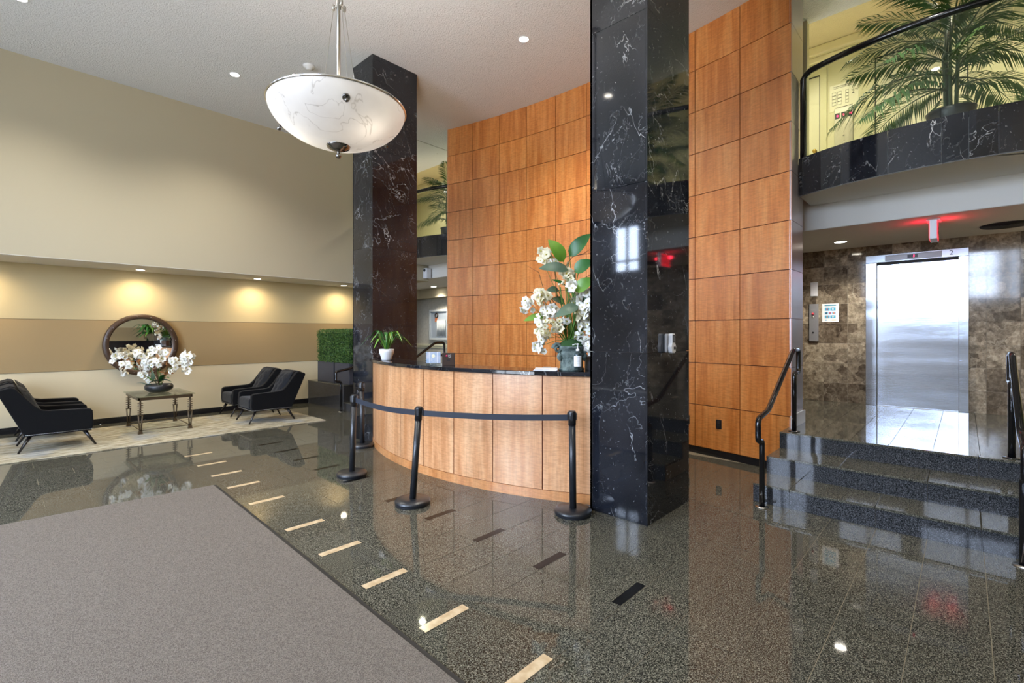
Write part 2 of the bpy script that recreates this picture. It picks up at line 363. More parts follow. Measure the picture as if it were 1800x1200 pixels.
# ------------------------------------------------------------------ mesh helpers
class M:
    def __init__(s): s.v = []; s.f = []; s.sm = []
    def add(s, vs, fs, smooth=False):
        o = len(s.v); s.v += [tuple(v) for v in vs]
        for f in fs: s.f.append(tuple(i + o for i in f)); s.sm.append(smooth)
        return s
    def box(s, x0, y0, z0, x1, y1, z1, mat=None, cut=0.0):
        if cut:
            c = cut; vs = []
            for z, k in ((z0, c), (z0 + c, 0), (z1 - c, 0), (z1, c)):
                vs += [(x0 + k + (c if not k else 0) * 0, y0 + k, z), (x1 - k, y0 + k, z), (x1 - k, y1 - k, z), (x0 + k, y1 - k, z)]
            fs = [(3, 2, 1, 0), (12, 13, 14, 15)]
            for r in range(3):
                for i in range(4):
                    a = r * 4; fs.append((a + i, a + (i + 1) % 4, a + 4 + (i + 1) % 4, a + 4 + i))
        else:
            vs = [(x0, y0, z0), (x1, y0, z0), (x1, y1, z0), (x0, y1, z0), (x0, y0, z1), (x1, y0, z1), (x1, y1, z1), (x0, y1, z1)]
            fs = [(3, 2, 1, 0), (4, 5, 6, 7), (0, 1, 5, 4), (1, 2, 6, 5), (2, 3, 7, 6), (3, 0, 4, 7)]
        if mat: vs = [mat @ Vector(v) for v in vs]
        return s.add(vs, fs)
    def tube(s, pts, r, n=10, caps=True, closed=False):
        pts = [Vector(p) for p in pts]; N = len(pts)
        rs = r if isinstance(r, (list, tuple)) else [r] * N
        T = []
        for i in range(N):
            a = pts[i - 1] if (i > 0 or closed) else pts[i]; b = pts[(i + 1) % N] if (i < N - 1 or closed) else pts[i]
            T.append((b - a).normalized())
        ref = Vector((0, 0, 1)) if abs(T[0].z) < 0.9 else Vector((1, 0, 0))
        u = T[0].cross(ref).normalized(); vs = []
        for i in range(N):
            u = (u - T[i] * u.dot(T[i])).normalized(); w = T[i].cross(u)
            for k in range(n):
                a = 2 * PI * k / n; vs.append(pts[i] + (u * math.cos(a) + w * math.sin(a)) * rs[i])
        fs = []
        for i in range(N if closed else N - 1):
            j = (i + 1) % N
            for k in range(n): fs.append((i * n + k, i * n + (k + 1) % n, j * n + (k + 1) % n, j * n + k))
        s.add(vs, fs, True)
        if caps and not closed:
            o = len(s.v) - len(vs)
            s.f.append(tuple(o + k for k in reversed(range(n)))); s.sm.append(False)
            s.f.append(tuple(o + (N - 1) * n + k for k in range(n))); s.sm.append(False)
        return s
    def lathe(s, prof, n=32, c=(0, 0, 0), axis='z', smooth=True, capb=False, capt=False):
        vs = []
        for (r, z) in prof:
            for k in range(n):
                a = 2 * PI * k / n; x, y = r * math.cos(a), r * math.sin(a)
                p = {'z': (x, y, z), 'x': (z, x, y), 'y': (y, z, x)}[axis]
                vs.append((p[0] + c[0], p[1] + c[1], p[2] + c[2]))
        fs = []
        for i in range(len(prof) - 1):
            for k in range(n): fs.append((i * n + k, i * n + (k + 1) % n, (i + 1) * n + (k + 1) % n, (i + 1) * n + k))
        s.add(vs, fs, smooth); o = len(s.v) - len(vs)
        if capb: s.f.append(tuple(o + k for k in reversed(range(n)))); s.sm.append(False)
        if capt: s.f.append(tuple(o + (len(prof) - 1) * n + k for k in range(n))); s.sm.append(False)
        return s
    def prism(s, poly, t0, t1, plane='xz'):
        """extrude a 2-D polygon; plane names its axes, t runs along the third"""
        def P(a, b, t): return {'xz': (a, t, b), 'xy': (a, b, t), 'yz': (t, a, b)}[plane]
        n = len(poly); vs = [P(a, b, t0) for a, b in poly] + [P(a, b, t1) for a, b in poly]
        fs = [tuple(range(n)), tuple(reversed(range(n, 2 * n)))] + [(i, n + i, n + (i + 1) % n, (i + 1) % n) for i in range(n)]
        return s.add(vs, fs)
    def build(s, name, mat, parent=None, loc=None, bevel=0, seg=2, fix=True, subsurf=0):
        me = bpy.data.meshes.new(name); me.from_pydata(s.v, [], s.f); me.materials.append(mat)
        me.polygons.foreach_set('use_smooth', s.sm); me.update()
        if fix:
            bm = bmesh.new(); bm.from_mesh(me); bmesh.ops.recalc_face_normals(bm, faces=bm.faces); bm.to_mesh(me); bm.free()
        o = bpy.data.objects.new(name, me); C.objects.link(o)
        if parent: o.parent = parent
        if loc: o.location = loc
        if bevel:
            b = o.modifiers.new('bevel', 'BEVEL'); b.width = bevel; b.segments = seg; b.limit_method = 'ANGLE'; b.angle_limit = 0.6
        if subsurf:
            for p in me.polygons: p.use_smooth = True
            b = o.modifiers.new('sub', 'SUBSURF'); b.levels = subsurf; b.render_levels = subsurf
        return o
def thing(name, label, cat, loc=(0, 0, 0), rz=0, group=None, kind=None):
    o = bpy.data.objects.new(name, None); C.objects.link(o); o.location = loc; o.rotation_euler = (0, 0, rz)
    o.empty_display_size = 0.1
    return tag(o, label, cat, group, kind)
def tag(o, label=None, cat=None, group=None, kind=None):
    if label: o['label'] = label
    if cat: o['category'] = cat
    if group: o['group'] = group
    if kind: o['kind'] = kind
    return o
def copy_of(o, parent=None, loc=None, rot=None, scale=None, label=None):
    c = o.copy(); C.objects.link(c)
    if parent: c.parent = parent
    if loc is not None: c.location = loc
    if rot is not None: c.rotation_euler = rot
    if scale is not None: c.scale = scale
    if label: c['label'] = label
    return c
def copy_tree(o, parent=None, loc=None, rz=None, label=None):
    c = o.copy(); C.objects.link(c); c.parent = parent
    if loc is not None: c.location = loc
    if rz is not None: c.rotation_euler = (0, 0, rz)
    if label: c['label'] = label
    for ch in list(o.children): copy_tree(ch, c)
    return c
def text(name, s, mat, size, loc, rot, parent=None, ext=0.0008, align='CENTER', sx=1.0):
    cu = bpy.data.curves.new(name, 'FONT'); cu.body = s; cu.size = size; cu.align_x = align; cu.align_y = 'CENTER'; cu.extrude = ext
    cu.resolution_u = 3
    t = bpy.data.objects.new(name + '_curve', cu); C.objects.link(t)
    bpy.context.view_layer.update()
    me = bpy.data.meshes.new_from_object(t.evaluated_get(bpy.context.evaluated_depsgraph_get()))
    bpy.data.objects.remove(t); bpy.data.curves.remove(cu)
    me.materials.clear(); me.materials.append(mat)
    o = bpy.data.objects.new(name, me); C.objects.link(o); o.location = loc; o.rotation_euler = rot; o.scale = (sx, 1, 1)
    if parent: o.parent = parent
    o['kind'] = 'stuff'
    return o
def arc_x(R, cx, cy, y, sgn):                   # x on a circle about (cx, cy) at y
    return cx + sgn * math.sqrt(R * R - (y - cy) ** 2)
MID = 4.36                                      # the room mirrors about this Y
def mir(y): return 2 * MID - y

# ------------------------------------------------------------------ floor
XE = 4.80                                       # riser line of the raised level
ZL = 0.51                                       # raised level height
fl = M().box(FX, -2.03, -0.15, 6.6, 10.75, -0.004).build('floor', FLOOR_GR)
tag(fl, 'dark speckled polished granite lobby floor', 'floor', kind='structure')
TW, TL = 0.305, 0.915
tile_me = None
def floor_tile(x0, x1, y0, y1, z, parent, mat, store={}):
    key = (round(x1 - x0, 3), round(y1 - y0, 3), mat.name)
    g = 0.0018
    if key not in store:
        w, h = x1 - x0, y1 - y0
        store[key] = M().box(-w / 2 + g, -h / 2 + g, -0.012, w / 2 - g, h / 2 - g, 0).build('floor_tile', mat, parent, ((x0 + x1) / 2, (y0 + y1) / 2, z))
        return store[key]
    return copy_of(store[key], parent, ((x0 + x1) / 2, (y0 + y1) / 2, z))
gb = M().box(0.0, -0.72, -0.0035, 4.80, 10.75, -0.0025).box(4.80, 1.43, -0.0035, 6.5, 7.29, -0.0025).build('grout_bed', GROUTF, fl)
row = 0; y = -0.10 - 2 * TW
while y < 10.73:
    y1 = min(y + TW, 10.74)
    xmax = 6.10 if 1.43 < (y + y1) / 2 < 7.29 else 4.80
    x = 0.0 + (row % 3) * TW
    if x > 0: floor_tile(0.0, x, y, y1, 0, fl, FLOOR_GR)
    while x < xmax - 0.05:
        x1 = min(x + TL, xmax)
        if not (x1 < 1.45 and y1 < 5.5):
            floor_tile(x, x1, y, y1, 0, fl, FLOOR_GR)
        x = x1
    y = y1; row += 1
LIGHT_Y = [1.46, 2.07, 2.68, 3.29, 3.90, 4.74, 5.40, 5.97, 6.55, 7.17]
first = None
for i, yy in enumerate(LIGHT_Y):
    loc = (1.69 + 0.013 * (i - 2), yy, 0.0006)
    if first is None: first = M().box(-0.152, -0.03, -0.001, 0.152, 0.03, 0.0).build('beige_inlay', BEIGE_IN, fl, loc)
    else: copy_of(first, fl, loc)
first = None
for i, yy in enumerate([1.46, 2.07, 2.67, 3.28, 3.90, 4.72, 5.39, 5.97, 6.56, 7.14]):
    loc = (2.60 + 0.008 * (i - 2), yy, 0.0006)
    if first is None: first = M().box(-0.15, -0.03, -0.001, 0.15, 0.03, 0.0).build('black_inlay', BLACK_IN, fl, loc)
    else: copy_of(first, fl, loc)

# ------------------------------------------------------------------ raised level with its steps
def step_run(y0, y1, name_label, detailed):
    st = thing('stairs', name_label, 'stairs', (0, 0, 0), kind='structure')
    X = [4.80, 5.22, 5.68]
    core = M()
    for i, x in enumerate(X):
        core.box(x + 0.02, y0 + 0.004, 0.0, (X[i + 1] + 0.02) if i < 2 else 6.0, y1 - 0.004, 0.17 * (i + 1) - 0.022)
    core.build('stair_core', GROUTF, st)
    joints = [y1]
    yj = y1 - 0.30
    while yj > y0 + 0.1: joints.append(yj); yj -= 0.61
    joints.append(y0)
    for i, x in enumerate(X):
        zt = 0.17 * (i + 1)
        xn = X[i + 1] if i < 2 else 5.74
        off = 0.30 * (i % 2)
        js = [y1] + [j - off for j in joints[1:-1] if y0 + 0.1 < j - off < y1 - 0.1] + [y0]
        for a, b in zip(js[:-1], js[1:]):
            M().box(x, b + 0.001, zt - 0.17, x + 0.02, a - 0.001, zt - 0.021).build('riser_slab', STEP_GR, st)
            M().box(x - 0.012, b + 0.001, zt - 0.02, xn + (0.02 if i < 2 else 0), a - 0.001, zt).build('tread_slab', STEP_GR if False else FLOOR_GR, st, bevel=0.004)
    return st
step_run(-0.42, 1.43, 'three grey granite steps up to the elevator landing', True)
step_run(mir(1.43), mir(-0.42), 'three granite steps hidden behind the far black column', True)

land = M()
land.box(5.74, -2.03, 0.0, 8.95, 1.43, ZL - 0.013)
land.box(5.74, mir(1.43), 0.0, 8.95, 12.5, ZL - 0.013)
land.box(6.5, 1.43, 0.0, 8.95, mir(1.43), ZL - 0.013)
lo = land.build('floor', GROUT); tag(lo, 'raised granite landing floor in front of the elevator', 'floor', kind='structure')
y = -0.10 - 2 * TW; row = 0
for k in range(7):
    ya = -0.71 + TW * k; yb = min(ya + TW, 1.43) if k < 7 else 1.43
    x = 5.74
    x1 = 5.74 + 0.30 + 0.2 * (k % 3)
    while x < 8.74:
        floor_tile(x, min(x1, 8.79), ya, yb, ZL, lo, FLOOR_GR); x = x1; x1 = x + 0.61
for (yy0, yy1) in ((-2.03, -0.71), (1.425, 7.29), (7.29, 12.5)):
    x0 = 6.5 if yy0 == 1.425 else 5.74
    M().box(x0, yy0, ZL - 0.012, 8.95, yy1, ZL).build('floor_slab', FLOOR_GR, lo)
M().box(6.6, 0.245, ZL, 6.75, 0.30, ZL + 0.0012).build('beige_inlay', BEIGE_IN, lo)
M().box(7.5, 0.245, ZL, 7.65, 0.30, ZL + 0.0012).build('beige_inlay', BEIGE_IN, lo)

# planter platforms beside both flights of steps
for (ya, yb, lb) in ((mir(-0.42), 10.75, 'low granite platform under the hedge planters by the striped wall'),
                     (-2.03, -0.42, 'low granite platform beyond the near handrail')):
    pl = thing('granite_platform', lb, 'platform', (4.80, ya, 0), kind='structure')
    M().box(0.02, 0.004, 0, 0.94, yb - ya - 0.002, ZL - 0.021).build('platform_core', GROUTB, pl)
    n = max(2, int((yb - ya) / 0.6)); w = (yb - ya) / n
    for k in range(n):
        M().box(0, k * w + 0.001, 0, 0.02, (k + 1) * w - 0.001, ZL - 0.021).build('face_slab', STEP_GR, pl)
        M().box(-0.01, k * w + 0.001, ZL - 0.02, 0.94, (k + 1) * w - 0.001, ZL).build('top_slab', FLOOR_GR, pl)

# ------------------------------------------------------------------ left wall
wl_o = thing('wall_left', 'cream wall with a broad tan stripe behind the armchairs', 'wall', (0, 10.75, 0), kind='structure')
M().box(FX, 0.03, 0, 6.5, 0.15, 5.5).build('wall_backing', GROUT, wl_o)
M().box(FX, 0.004, 0.10, 6.5, 0.04, 0.930).build('wall_band', CREAM2, wl_o)['label'] = 'lower pale cream band'
M().box(FX, 0.0, 0.936, 6.5, 0.04, 1.776).build('wall_band', TAN, wl_o)['label'] = 'middle tan band'
M().box(FX, 0.004, 1.782, 6.5, 0.04, 2.70).build('wall_band', CREAM, wl_o)['label'] = 'upper cream band'
bb = thing('baseboard_left', 'dark granite baseboard tiles under the striped wall', 'baseboard', (0, 10.75, 0), kind='structure')
x = -0.6
while x < 4.8:
    M().box(x + 0.001, -0.012, 0, min(x + 0.609, 4.799), 0.02, 0.10).build('baseboard_tile', BLKTILE, bb); x += 0.61
sof = M().box(FX, 9.75, 2.66, 6.5, 10.79, 5.52)
so = sof.build('wall_left_upper', UPWALL); tag(so, 'tall plain beige upper wall above the lit recess', 'wall', kind='structure')
su = M().box(FX, 9.752, 2.652, 6.5, 10.78, 2.662).build('soffit_underside', SOFFIT_M, so)

# ------------------------------------------------------------------ ceilings and mezzanine slabs
ce = M().box(FX, -2.1, CEIL, 7.10, 10.0, CEIL + 0.5).build('ceiling', CEIL_M); tag(ce, 'high white textured lobby ceiling', 'ceiling', kind='structure')
cm = M().box(7.10, -2.2, 5.98, 8.9, 12.5, 6.1).box(6.45, 10.0, CEIL, 7.1, 12.6, 6.1).build('ceiling', MEZCEIL); tag(cm, 'cream textured ceiling over the upper elevator lobby', 'ceiling', kind='structure')
def balcony(sgn, label):
    """curved marble fronted balcony; sgn 1 is the one over the elevator, -1 its mirror twin"""
    cy = 0.13 if sgn > 0 else mir(0.13)
    R, cx = 2.62, 8.58
    b = thing('balcony', label, 'balcony', (0, cy, 0), kind='structure')
    ymax = 1.255; ymin = -2.15 if sgn > 0 else -3.6
    def ex(y): return arc_x(R, cx, 0, y, -1) if abs(y) < 2.3 else arc_x(R, cx, 0, 2.3, -1)
    def ang(y): return y
    ys = [ymax - (ymax - ymin) * i / 40 for i in range(41)]
    poly = [(ex(y) + 0.03, y * sgn) for y in ys] + [(6.9, ymin * sgn), (6.9, ymax * sgn)]
    M().prism(poly, 3.128, 3.50, 'xy').build('balcony_slab', SOFFIT_M, b)
    M().box(6.9, min(ymin * sgn, (ymax + 1.2) * sgn), 2.83, 8.9, max(ymin * sgn, (ymax + 1.2) * sgn), 3.50).build('lower_slab', SOFFIT_M, b)
    M().box(6.905, min(ymin * sgn, (ymax + 1.2) * sgn), 2.826, 8.74, max(ymin * sgn, (ymax + 1.2) * sgn), 2.829).build('lower_ceiling', LOWCEIL, b)  # thin sheet added under the slab to carry the painted underside shade
    seams = [1.255, 1.213, 0.82, 0.42, 0.024, -0.16, -0.35, -0.55, -0.95, -1.35, -1.75, -2.15]
    for a, c in zip(seams[:-1], seams[1:]):
        m = M(); N = 4; yy = [a - 0.002 - (a - c - 0.004) * i / N for i in range(N + 1)]
        pts = [(ex(y), y * sgn) for y in yy] + [(ex(y) + 0.035, y * sgn) for y in reversed(yy)]
        m.prism(pts, 3.12, 3.545, 'xy'); m.build('marble_slab', MARBLE, b)
    # balustrade
    bal = thing('glass_balustrade', 'frameless glass balustrade with black handrail on the ' + ('balcony over the elevator' if sgn > 0 else 'far balcony seen past the black column'), 'railing', (0, cy, 0))
    gl = [1.20, 0.033, -0.444, -1.6]
    for a, c in zip(gl[:-1], gl[1:]):
        N = 8; yy = [a - 0.004 - (a - c - 0.008) * i / N for i in range(N + 1)]
        pts = [(ex(y) + 0.07, y * sgn) for y in yy] + [(ex(y) + 0.08, y * sgn) for y in reversed(yy)]
        M().prism(pts, 3.50, 4.50, 'xy').build('glass_pane', RAILGLASS, bal)
    rail = [(ex(1.22) + 0.075, 1.22 * sgn, 3.545), (ex(1.22) + 0.075, 1.22 * sgn, 4.46), (ex(1.2) + 0.075, 1.19 * sgn, 4.50)]
    yy = [1.14 - i * 0.11 for i in range(30)]
    rail += [(ex(y) + 0.075, y * sgn, 4.52) for y in yy if y > -2.0]
    M().tube(rail, 0.033, 12).build('handrail', BLKMETAL, bal)
balcony(1, 'curved black marble balcony edge above the elevator landing')
balcony(-1, 'curved black marble balcony edge seen between the column and wood wall')

# upper floor wall
uw = thing('wall_upper', 'pale yellow wall of the upper elevator lobby', 'wall', (8.75, 0, 3.5), kind='structure')
M().box(0, -2.2, 0.0, 0.15, 12.5, 2.5).build('wall_surface', MEZWALL, uw)
M().box(-0.05, -2.2, 2.24, 0, 12.5, 2.34).box(-0.11, -2.2, 2.34, 0, 12.5, 2.48).build('crown_moulding', MEZTRIM, uw, bevel=0.02)
def upper_door(y0, y1, label, knob, kind='door'):
    d = thing('door', label, 'door', (8.75, (y0 + y1) / 2, 3.5), kind='structure'); w = (y1 - y0) / 2
    M().box(-0.012, -w, 0, 0.0, w, 2.05).build('door_leaf', MEZTRIM, d)
    M().box(-0.045, -w - 0.09, 0, 0, -w, 2.14).box(-0.045, w, 0, 0, w + 0.09, 2.14).box(-0.045, -w, 2.05, 0, w, 2.14).build('door_frame', MEZWALL, d)
    M().box(-0.020, -w, 0.0, 0, -w + 0.012, 2.05).box(-0.02, w - 0.012, 0, 0, w, 2.05).box(-0.02, -w, 2.035, 0, w, 2.05).build('shadow_gap', GROUTB, d)
    if knob is not None:
        M().lathe([(0.001, -0.075), (0.022, -0.072), (0.03, -0.06), (0.022, -0.045), (0.012, -0.04), (0.012, -0.02), (0.03, -0.015), (0.03, -0.01)], 16, (0, knob, 0.885), 'x').build('knob', BRASS, d)
    return d
upper_door(1.63, 2.45, 'cream door with brass knob beside the upper elevator', -0.34)
ud = upper_door(-0.04, 0.95, 'cream upper floor elevator doors behind the palm', None)
text('floor_number', '2', TXTD, 0.10, (-0.047, 0.54, 1.98), (PI / 2, 0, -PI / 2), ud)
upper_door(6.2, 7.1, 'hidden cream door on the upper floor wall', 0.3)
upper_door(9.1, 10.0, 'cream upper floor door behind the far balcony palm', 0.3)
cp = thing('call_panel', 'steel call panel with red display beside the upper elevator', 'panel', (8.75, 1.327, 4.652))
M().box(-0.02, -0.118, -0.31, 0, 0.118, 0.31).build('plate', NICKEL, cp, bevel=0.004)
for k in (-1, 0, 1):
    M().box(-0.024, k * 0.078 - 0.03, 0.15, -0.018, k * 0.078 + 0.03, 0.235).build('display', GROUTB, cp)
text('display_text', '8', REDLED, 0.045, (-0.0255, 0.078, 0.19), (PI / 2, 0, -PI / 2), cp)
text('display_text', '5', REDLED, 0.045, (-0.0255, 0, 0.19), (PI / 2, 0, -PI / 2), cp)
text('display_text', 'PH', REDLED, 0.045, (-0.0255, -0.078, 0.19), (PI / 2, 0, -PI / 2), cp)
for z in (-0.12, -0.2):
    M().lathe([(0.001, -0.028), (0.012, -0.026), (0.014, -0.018)], 12, (0, 0, z), 'x').build('button', CHROME, cp)
sg = thing('evacuation_plan', 'cream evacuation plan sign above the upper call panel', 'sign', (8.75, 1.325, 5.13))
M().box(-0.006, -0.18, -0.2, 0, 0.18, 0.2).build('sign_board', MEZTRIM, sg)
RX = (PI / 2, 0, -PI / 2)
text('sign_text', 'IN CASE OF FIRE USE STAIRS', TXTD, 0.021, (-0.008, 0, 0.165), RX, sg)
M().box(-0.0075, -0.13, 0.141, -0.0055, 0.13, 0.145).build('printed_line', TXTD, sg)
text('sign_text', '2', TXTD, 0.075, (-0.008, -0.115, 0.03), RX, sg)
text('sign_text', 'ND', TXTD, 0.022, (-0.008, -0.15, 0.06), RX, sg)
M().box(-0.0075, -0.11, -0.158, -0.0055, 0.11, -0.151).build('printed_line', TXTD, sg)
M().box(-0.0075, -0.06, -0.172, -0.0055, 0.06, -0.168).build('printed_line', TXTD, sg)
pm = M()
for i in range(4):
    for (a, b) in ((0.15, 0.10), (0.08, 0.03), (-0.02, -0.06)):
        z = 0.085 - i * 0.05
        for (q0, q1, r0, r1) in ((b, a, z, z + 0.002), (b, a, z - 0.045, z - 0.043), (b, b + 0.002, z - 0.045, z), (a - 0.002, a, z - 0.045, z)):
            pm.box(-0.009, q0, r0, -0.006, q1, r1)
pm.build('floor_plan_lines', TXTD, sg)['kind'] = 'stuff'
# partition closing the upper lobby behind the wood wall
M().box(7.0, 1.45, 3.5, 7.12, 7.27, 6.0).build('wall_upper_core', MEZWALL)['kind'] = 'structure'

# ------------------------------------------------------------------ elevator wall in brown marble
sw = thing('wall_elevator', 'brown brecciated marble tile wall around the elevator', 'wall', (8.75, 0, ZL), kind='structure')
M().box(0.008, -2.1, 0, 0.3, 2.60, 2.32).build('wall_backing', GROUTS, sw)
store = {}
def stone(y0, y1, z0, z1):
    key = (round(y1 - y0, 3), round(z1 - z0, 3)); g = 0.0012
    w, h = (y1 - y0) / 2, (z1 - z0) / 2
    if key not in store: store[key] = M().box(0, -w + g, -h + g, 0.02, w - g, h - g).build('stone_tile', STONE, sw, (0, (y0 + y1) / 2, (z0 + z1) / 2))
    else: copy_of(store[key], sw, (0, (y0 + y1) / 2, (z0 + z1) / 2))
zs = [0, 0.29, 0.59, 0.89, 1.19, 1.49, 1.79, 2.06, 2.32]
for (ya, yb, zi) in [(1.586, 1.891, 0), (1.281, 1.586, 0), (1.891, 2.196, 0), (1.055, 1.281, 0), (-0.209, -0.044, 0), (-0.514, -0.209, 0), (-0.82, -0.514, 0), (-1.125, -0.82, 0), (-1.43, -1.125, 0)]:
    for a, b in zip(zs[:-1], zs[1:]): stone(ya, yb, a, b)
for ya, yb in ((0.75, 1.055), (0.445, 0.75), (0.14, 0.445), (-0.044, 0.14)): stone(ya, yb, 2.175, 2.32)
el = thing('elevator', 'stainless steel elevator door in a wide steel frame', 'elevator', (8.75, 0.49, ZL))
M().box(0.0, -0.445, 0, 0.007, 0.445, 2.03).build('door', STEEL, el)
M().box(-0.035, 0.435, 0, 0.03, 0.565, 2.06).build('frame_post', STEEL, el, bevel=0.004)
M().box(-0.035, -0.535, 0, 0.03, -0.435, 2.06).build('frame_post', STEEL, el, bevel=0.004)
M().box(-0.035, -0.535, 2.062, 0.03, 0.565, 2.17).build('frame_header', HEADST, el, bevel=0.004)
M().box(-0.02, -0.435, 2.025, 0.03, 0.435, 2.06).build('header_shadow_gap', GROUTB, el)
M().box(-0.02, 0.432, 0.0, 0.03, 0.436, 2.03).build('side_gap', GROUTB, el)
ind = M().box(-0.041, -0.27, 2.075, -0.034, 0.34, 2.155).build('indicator_plate', SATIN, el, bevel=0.003)
M().box(-0.045, -0.02, 2.095, -0.040, 0.09, 2.14).build('floor_display', BLKP, el)
text('floor_display_digit', '5', REDLED, 0.04, (-0.047, 0.02, 2.117), RX, el)
text('floor_number', '2', TXTD, 0.085, (-0.038, -0.365, 2.117), RX, el)
M().lathe([(0.0005, 0.028), (0.008, 0.027)], 10, (0, 0.27, 1.92), 'x').build('key_hole', GROUTB, el)
M().box(-0.01, 0.40, 1.62, 0.032, 0.43, 1.80).build('door_latch_cover', STEEL, el)
M().box(-0.03, -0.46, 0.0, 0.05, 0.46, 0.006).build('door_sill', CHROME, el)
pn = thing('call_panel', 'tall brushed steel call panel with red button left of the elevator', 'panel', (8.75, 1.715, 1.72))
M().box(-0.03, -0.062, -0.29, 0, 0.062, 0.29).build('plate', SATIN, pn, bevel=0.004)
M().lathe([(0.001, -0.045), (0.02, -0.042), (0.02, -0.03)], 16, (0, 0.01, 0.135), 'x').build('button', REDP, pn)
M().lathe([(0.001, -0.034), (0.016, -0.033), (0.016, -0.03)], 16, (0, 0.01, 0.085), 'x').build('call_ring', CHROME, pn)
M().lathe([(0.001, -0.045), (0.012, -0.042), (0.014, -0.03)], 12, (0, 0.01, -0.155), 'x').build('key_switch', BLKP, pn)
for k in range(3): M().box(-0.0312, -0.036 + .004 * k, 0.206 - k * .016, -0.0298, 0.036 - .003 * k, 0.210 - k * .016).build('engraved_line', GREYP, pn)
pl2 = thing('wall_plate', 'small blank steel plate above the elevator call panel', 'plate', (8.75, 1.713, 2.24))
M().box(-0.012, -0.05, -0.11, 0, 0.05, 0.11).build('plate', WHITEP, pl2, bevel=0.003)
for z in (-0.09, 0.09): M().lathe([(0.0005, -0.0145), (0.005, -0.012)], 8, (0, 0, z), 'x').build('screw', NICKEL, pl2)
po = thing('safety_notice', 'white notice with blue pictures taped left of the elevator', 'notice', (8.75, 1.50, 1.868))
M().box(-0.003, -0.107, -0.14, 0, 0.107, 0.14).build('sheet', PAPER, po)
M().box(-0.005, -0.075, 0.105, -0.003, 0.075, 0.122).build('title_bar', TEALP, po)
for (y0, y1, z0, z1, cc) in ((0.007, 0.073, 0.03, 0.08, REDP), (-0.068, 0.0, 0.03, 0.08, PAPER), (0.03, 0.073, -0.025, 0.015, TXTD), (-0.015, 0.022, -0.025, 0.015, REDP), (-0.068, -0.024, -0.025, 0.015, ORANGE), (0.007, 0.073, -0.085, -0.04, ORANGE), (-0.068, 0.0, -0.085, -0.04, PETALC)):
    p = M().box(-0.005, y0, z0, -0.003, y1, z1).build('picture', BLUEPRINT, po)
    a, b = (y0 + y1) / 2, (z0 + z1) / 2
    M().lathe([(0.0005, -0.0065), (0.010, -0.0055), (0.012, -0.004)], 10, (0, a, b), 'x').build('picture_detail', cc, p)
M().box(-0.005, 0.045, -0.118, -0.003, 0.07, -0.105).build('blue_mark', BLUEPRINT, po)
M().box(-0.005, -0.075, -0.116, -0.003, -0.02, -0.106).build('yellow_mark', YELP, po)

# hall behind the far column
hw = thing('wall_hall', 'grey papered hall wall with white chair rail beyond the desk', 'wall', (8.75, 7.3, ZL), kind='structure')
M().box(0.0, -4.7, 0, 0.15, 5.2, 2.32).build('wall_surface', HALLWALL, hw)
M().box(-0.03, -4.7, 0.68, 0, 5.2, 0.74).box(-0.015, -4.7, 0.62, 0, 5.2, 0.68).build('chair_rail', MEZTRIM, hw)
M().box(-2.3, 5.2, 0, 0.15, 5.3, 5.5).box(-2.3, 3.58, 0, -2.25, 5.2, 5.5).build('hall_end_wall', HALLWALL, hw)
M().box(-0.30, -2, 2.06, 0, 4.3, 2.33).box(-1.6, 4.3, 2.05, 0, 5.2, 2.33).build('bulkhead', UPWALL, hw)
M().box(-2.45, 1.80, 2.25, -1.86, 5.2, 2.61).build('side_bulkhead', UPWALL, hw)
M().box(-2.24, -4.75, 0, 0, -4.70, 2.32).box(-2.24, -0.05, 0, 0, 0.0, 2.32).build('core_wall', HALLWALL, hw)
hc = thing('fire_hose_cabinet', 'white fire hose cabinet recessed in the hall wall', 'cabinet', (8.75, 11.03, 1.80))
M().box(-0.06, -0.43, -0.44, 0, -0.37, 0.44).box(-0.06, 0.37, -0.44, 0, 0.43, 0.44).box(-0.06, -0.37, 0.38, 0, 0.37, 0.44).box(-0.06, -0.37, -0.44, 0, 0.37, -0.38).build('cabinet_frame', CABM, hc, bevel=0.006)
M().box(-0.012, -0.37, -0.38, -0.002, 0.37, 0.38).build('cabinet_back', CABM, hc)
M().box(-0.055, -0.37, -0.38, -0.050, 0.37, 0.38).build('cabinet_glass', WINGLASS, hc)
hs = M()
for k in range(7): hs.tube([(-0.03, -0.28 + k * 0.06, 0.12), (-0.03, -0.28 + k * 0.06, -0.33 + 0.02 * (k % 2))], 0.02, 8)
hs.box(-0.04, -0.32, 0.12, -0.02, 0.1, 0.16).build('folded_hose', HOSE, hc)
M().lathe([(0.05, -0.045), (0.08, -0.035), (0.08, -0.02), (0.05, -0.015)], 20, (0, 0.12, 0.27), 'x').build('valve_wheel', BRONZE, hc)
M().box(-0.045, 0.08, 0.08, -0.03, 0.17, 0.2).build('valve_tag', ORANGE, hc)
M().lathe([(0.001, -0.075), (0.012, -0.072), (0.012, -0.06)], 12, (0, 0.40, 0.0), 'x').build('latch', CHROME, hc)
em = thing('emergency_light', 'small white emergency light on the hall bulkhead', 'light fixture', (6.885, 9.1, 2.93))
M().box(-0.16, -0.14, -0.12, -0.02, 0.0, 0.12).build('housing', WHITEP, em, bevel=0.02)
M().lathe([(0.001, -0.19), (0.03, -0.18), (0.035, -0.15)], 14, (0, -0.07, 0.07), 'x').build('lamp_head', BLKP, em)

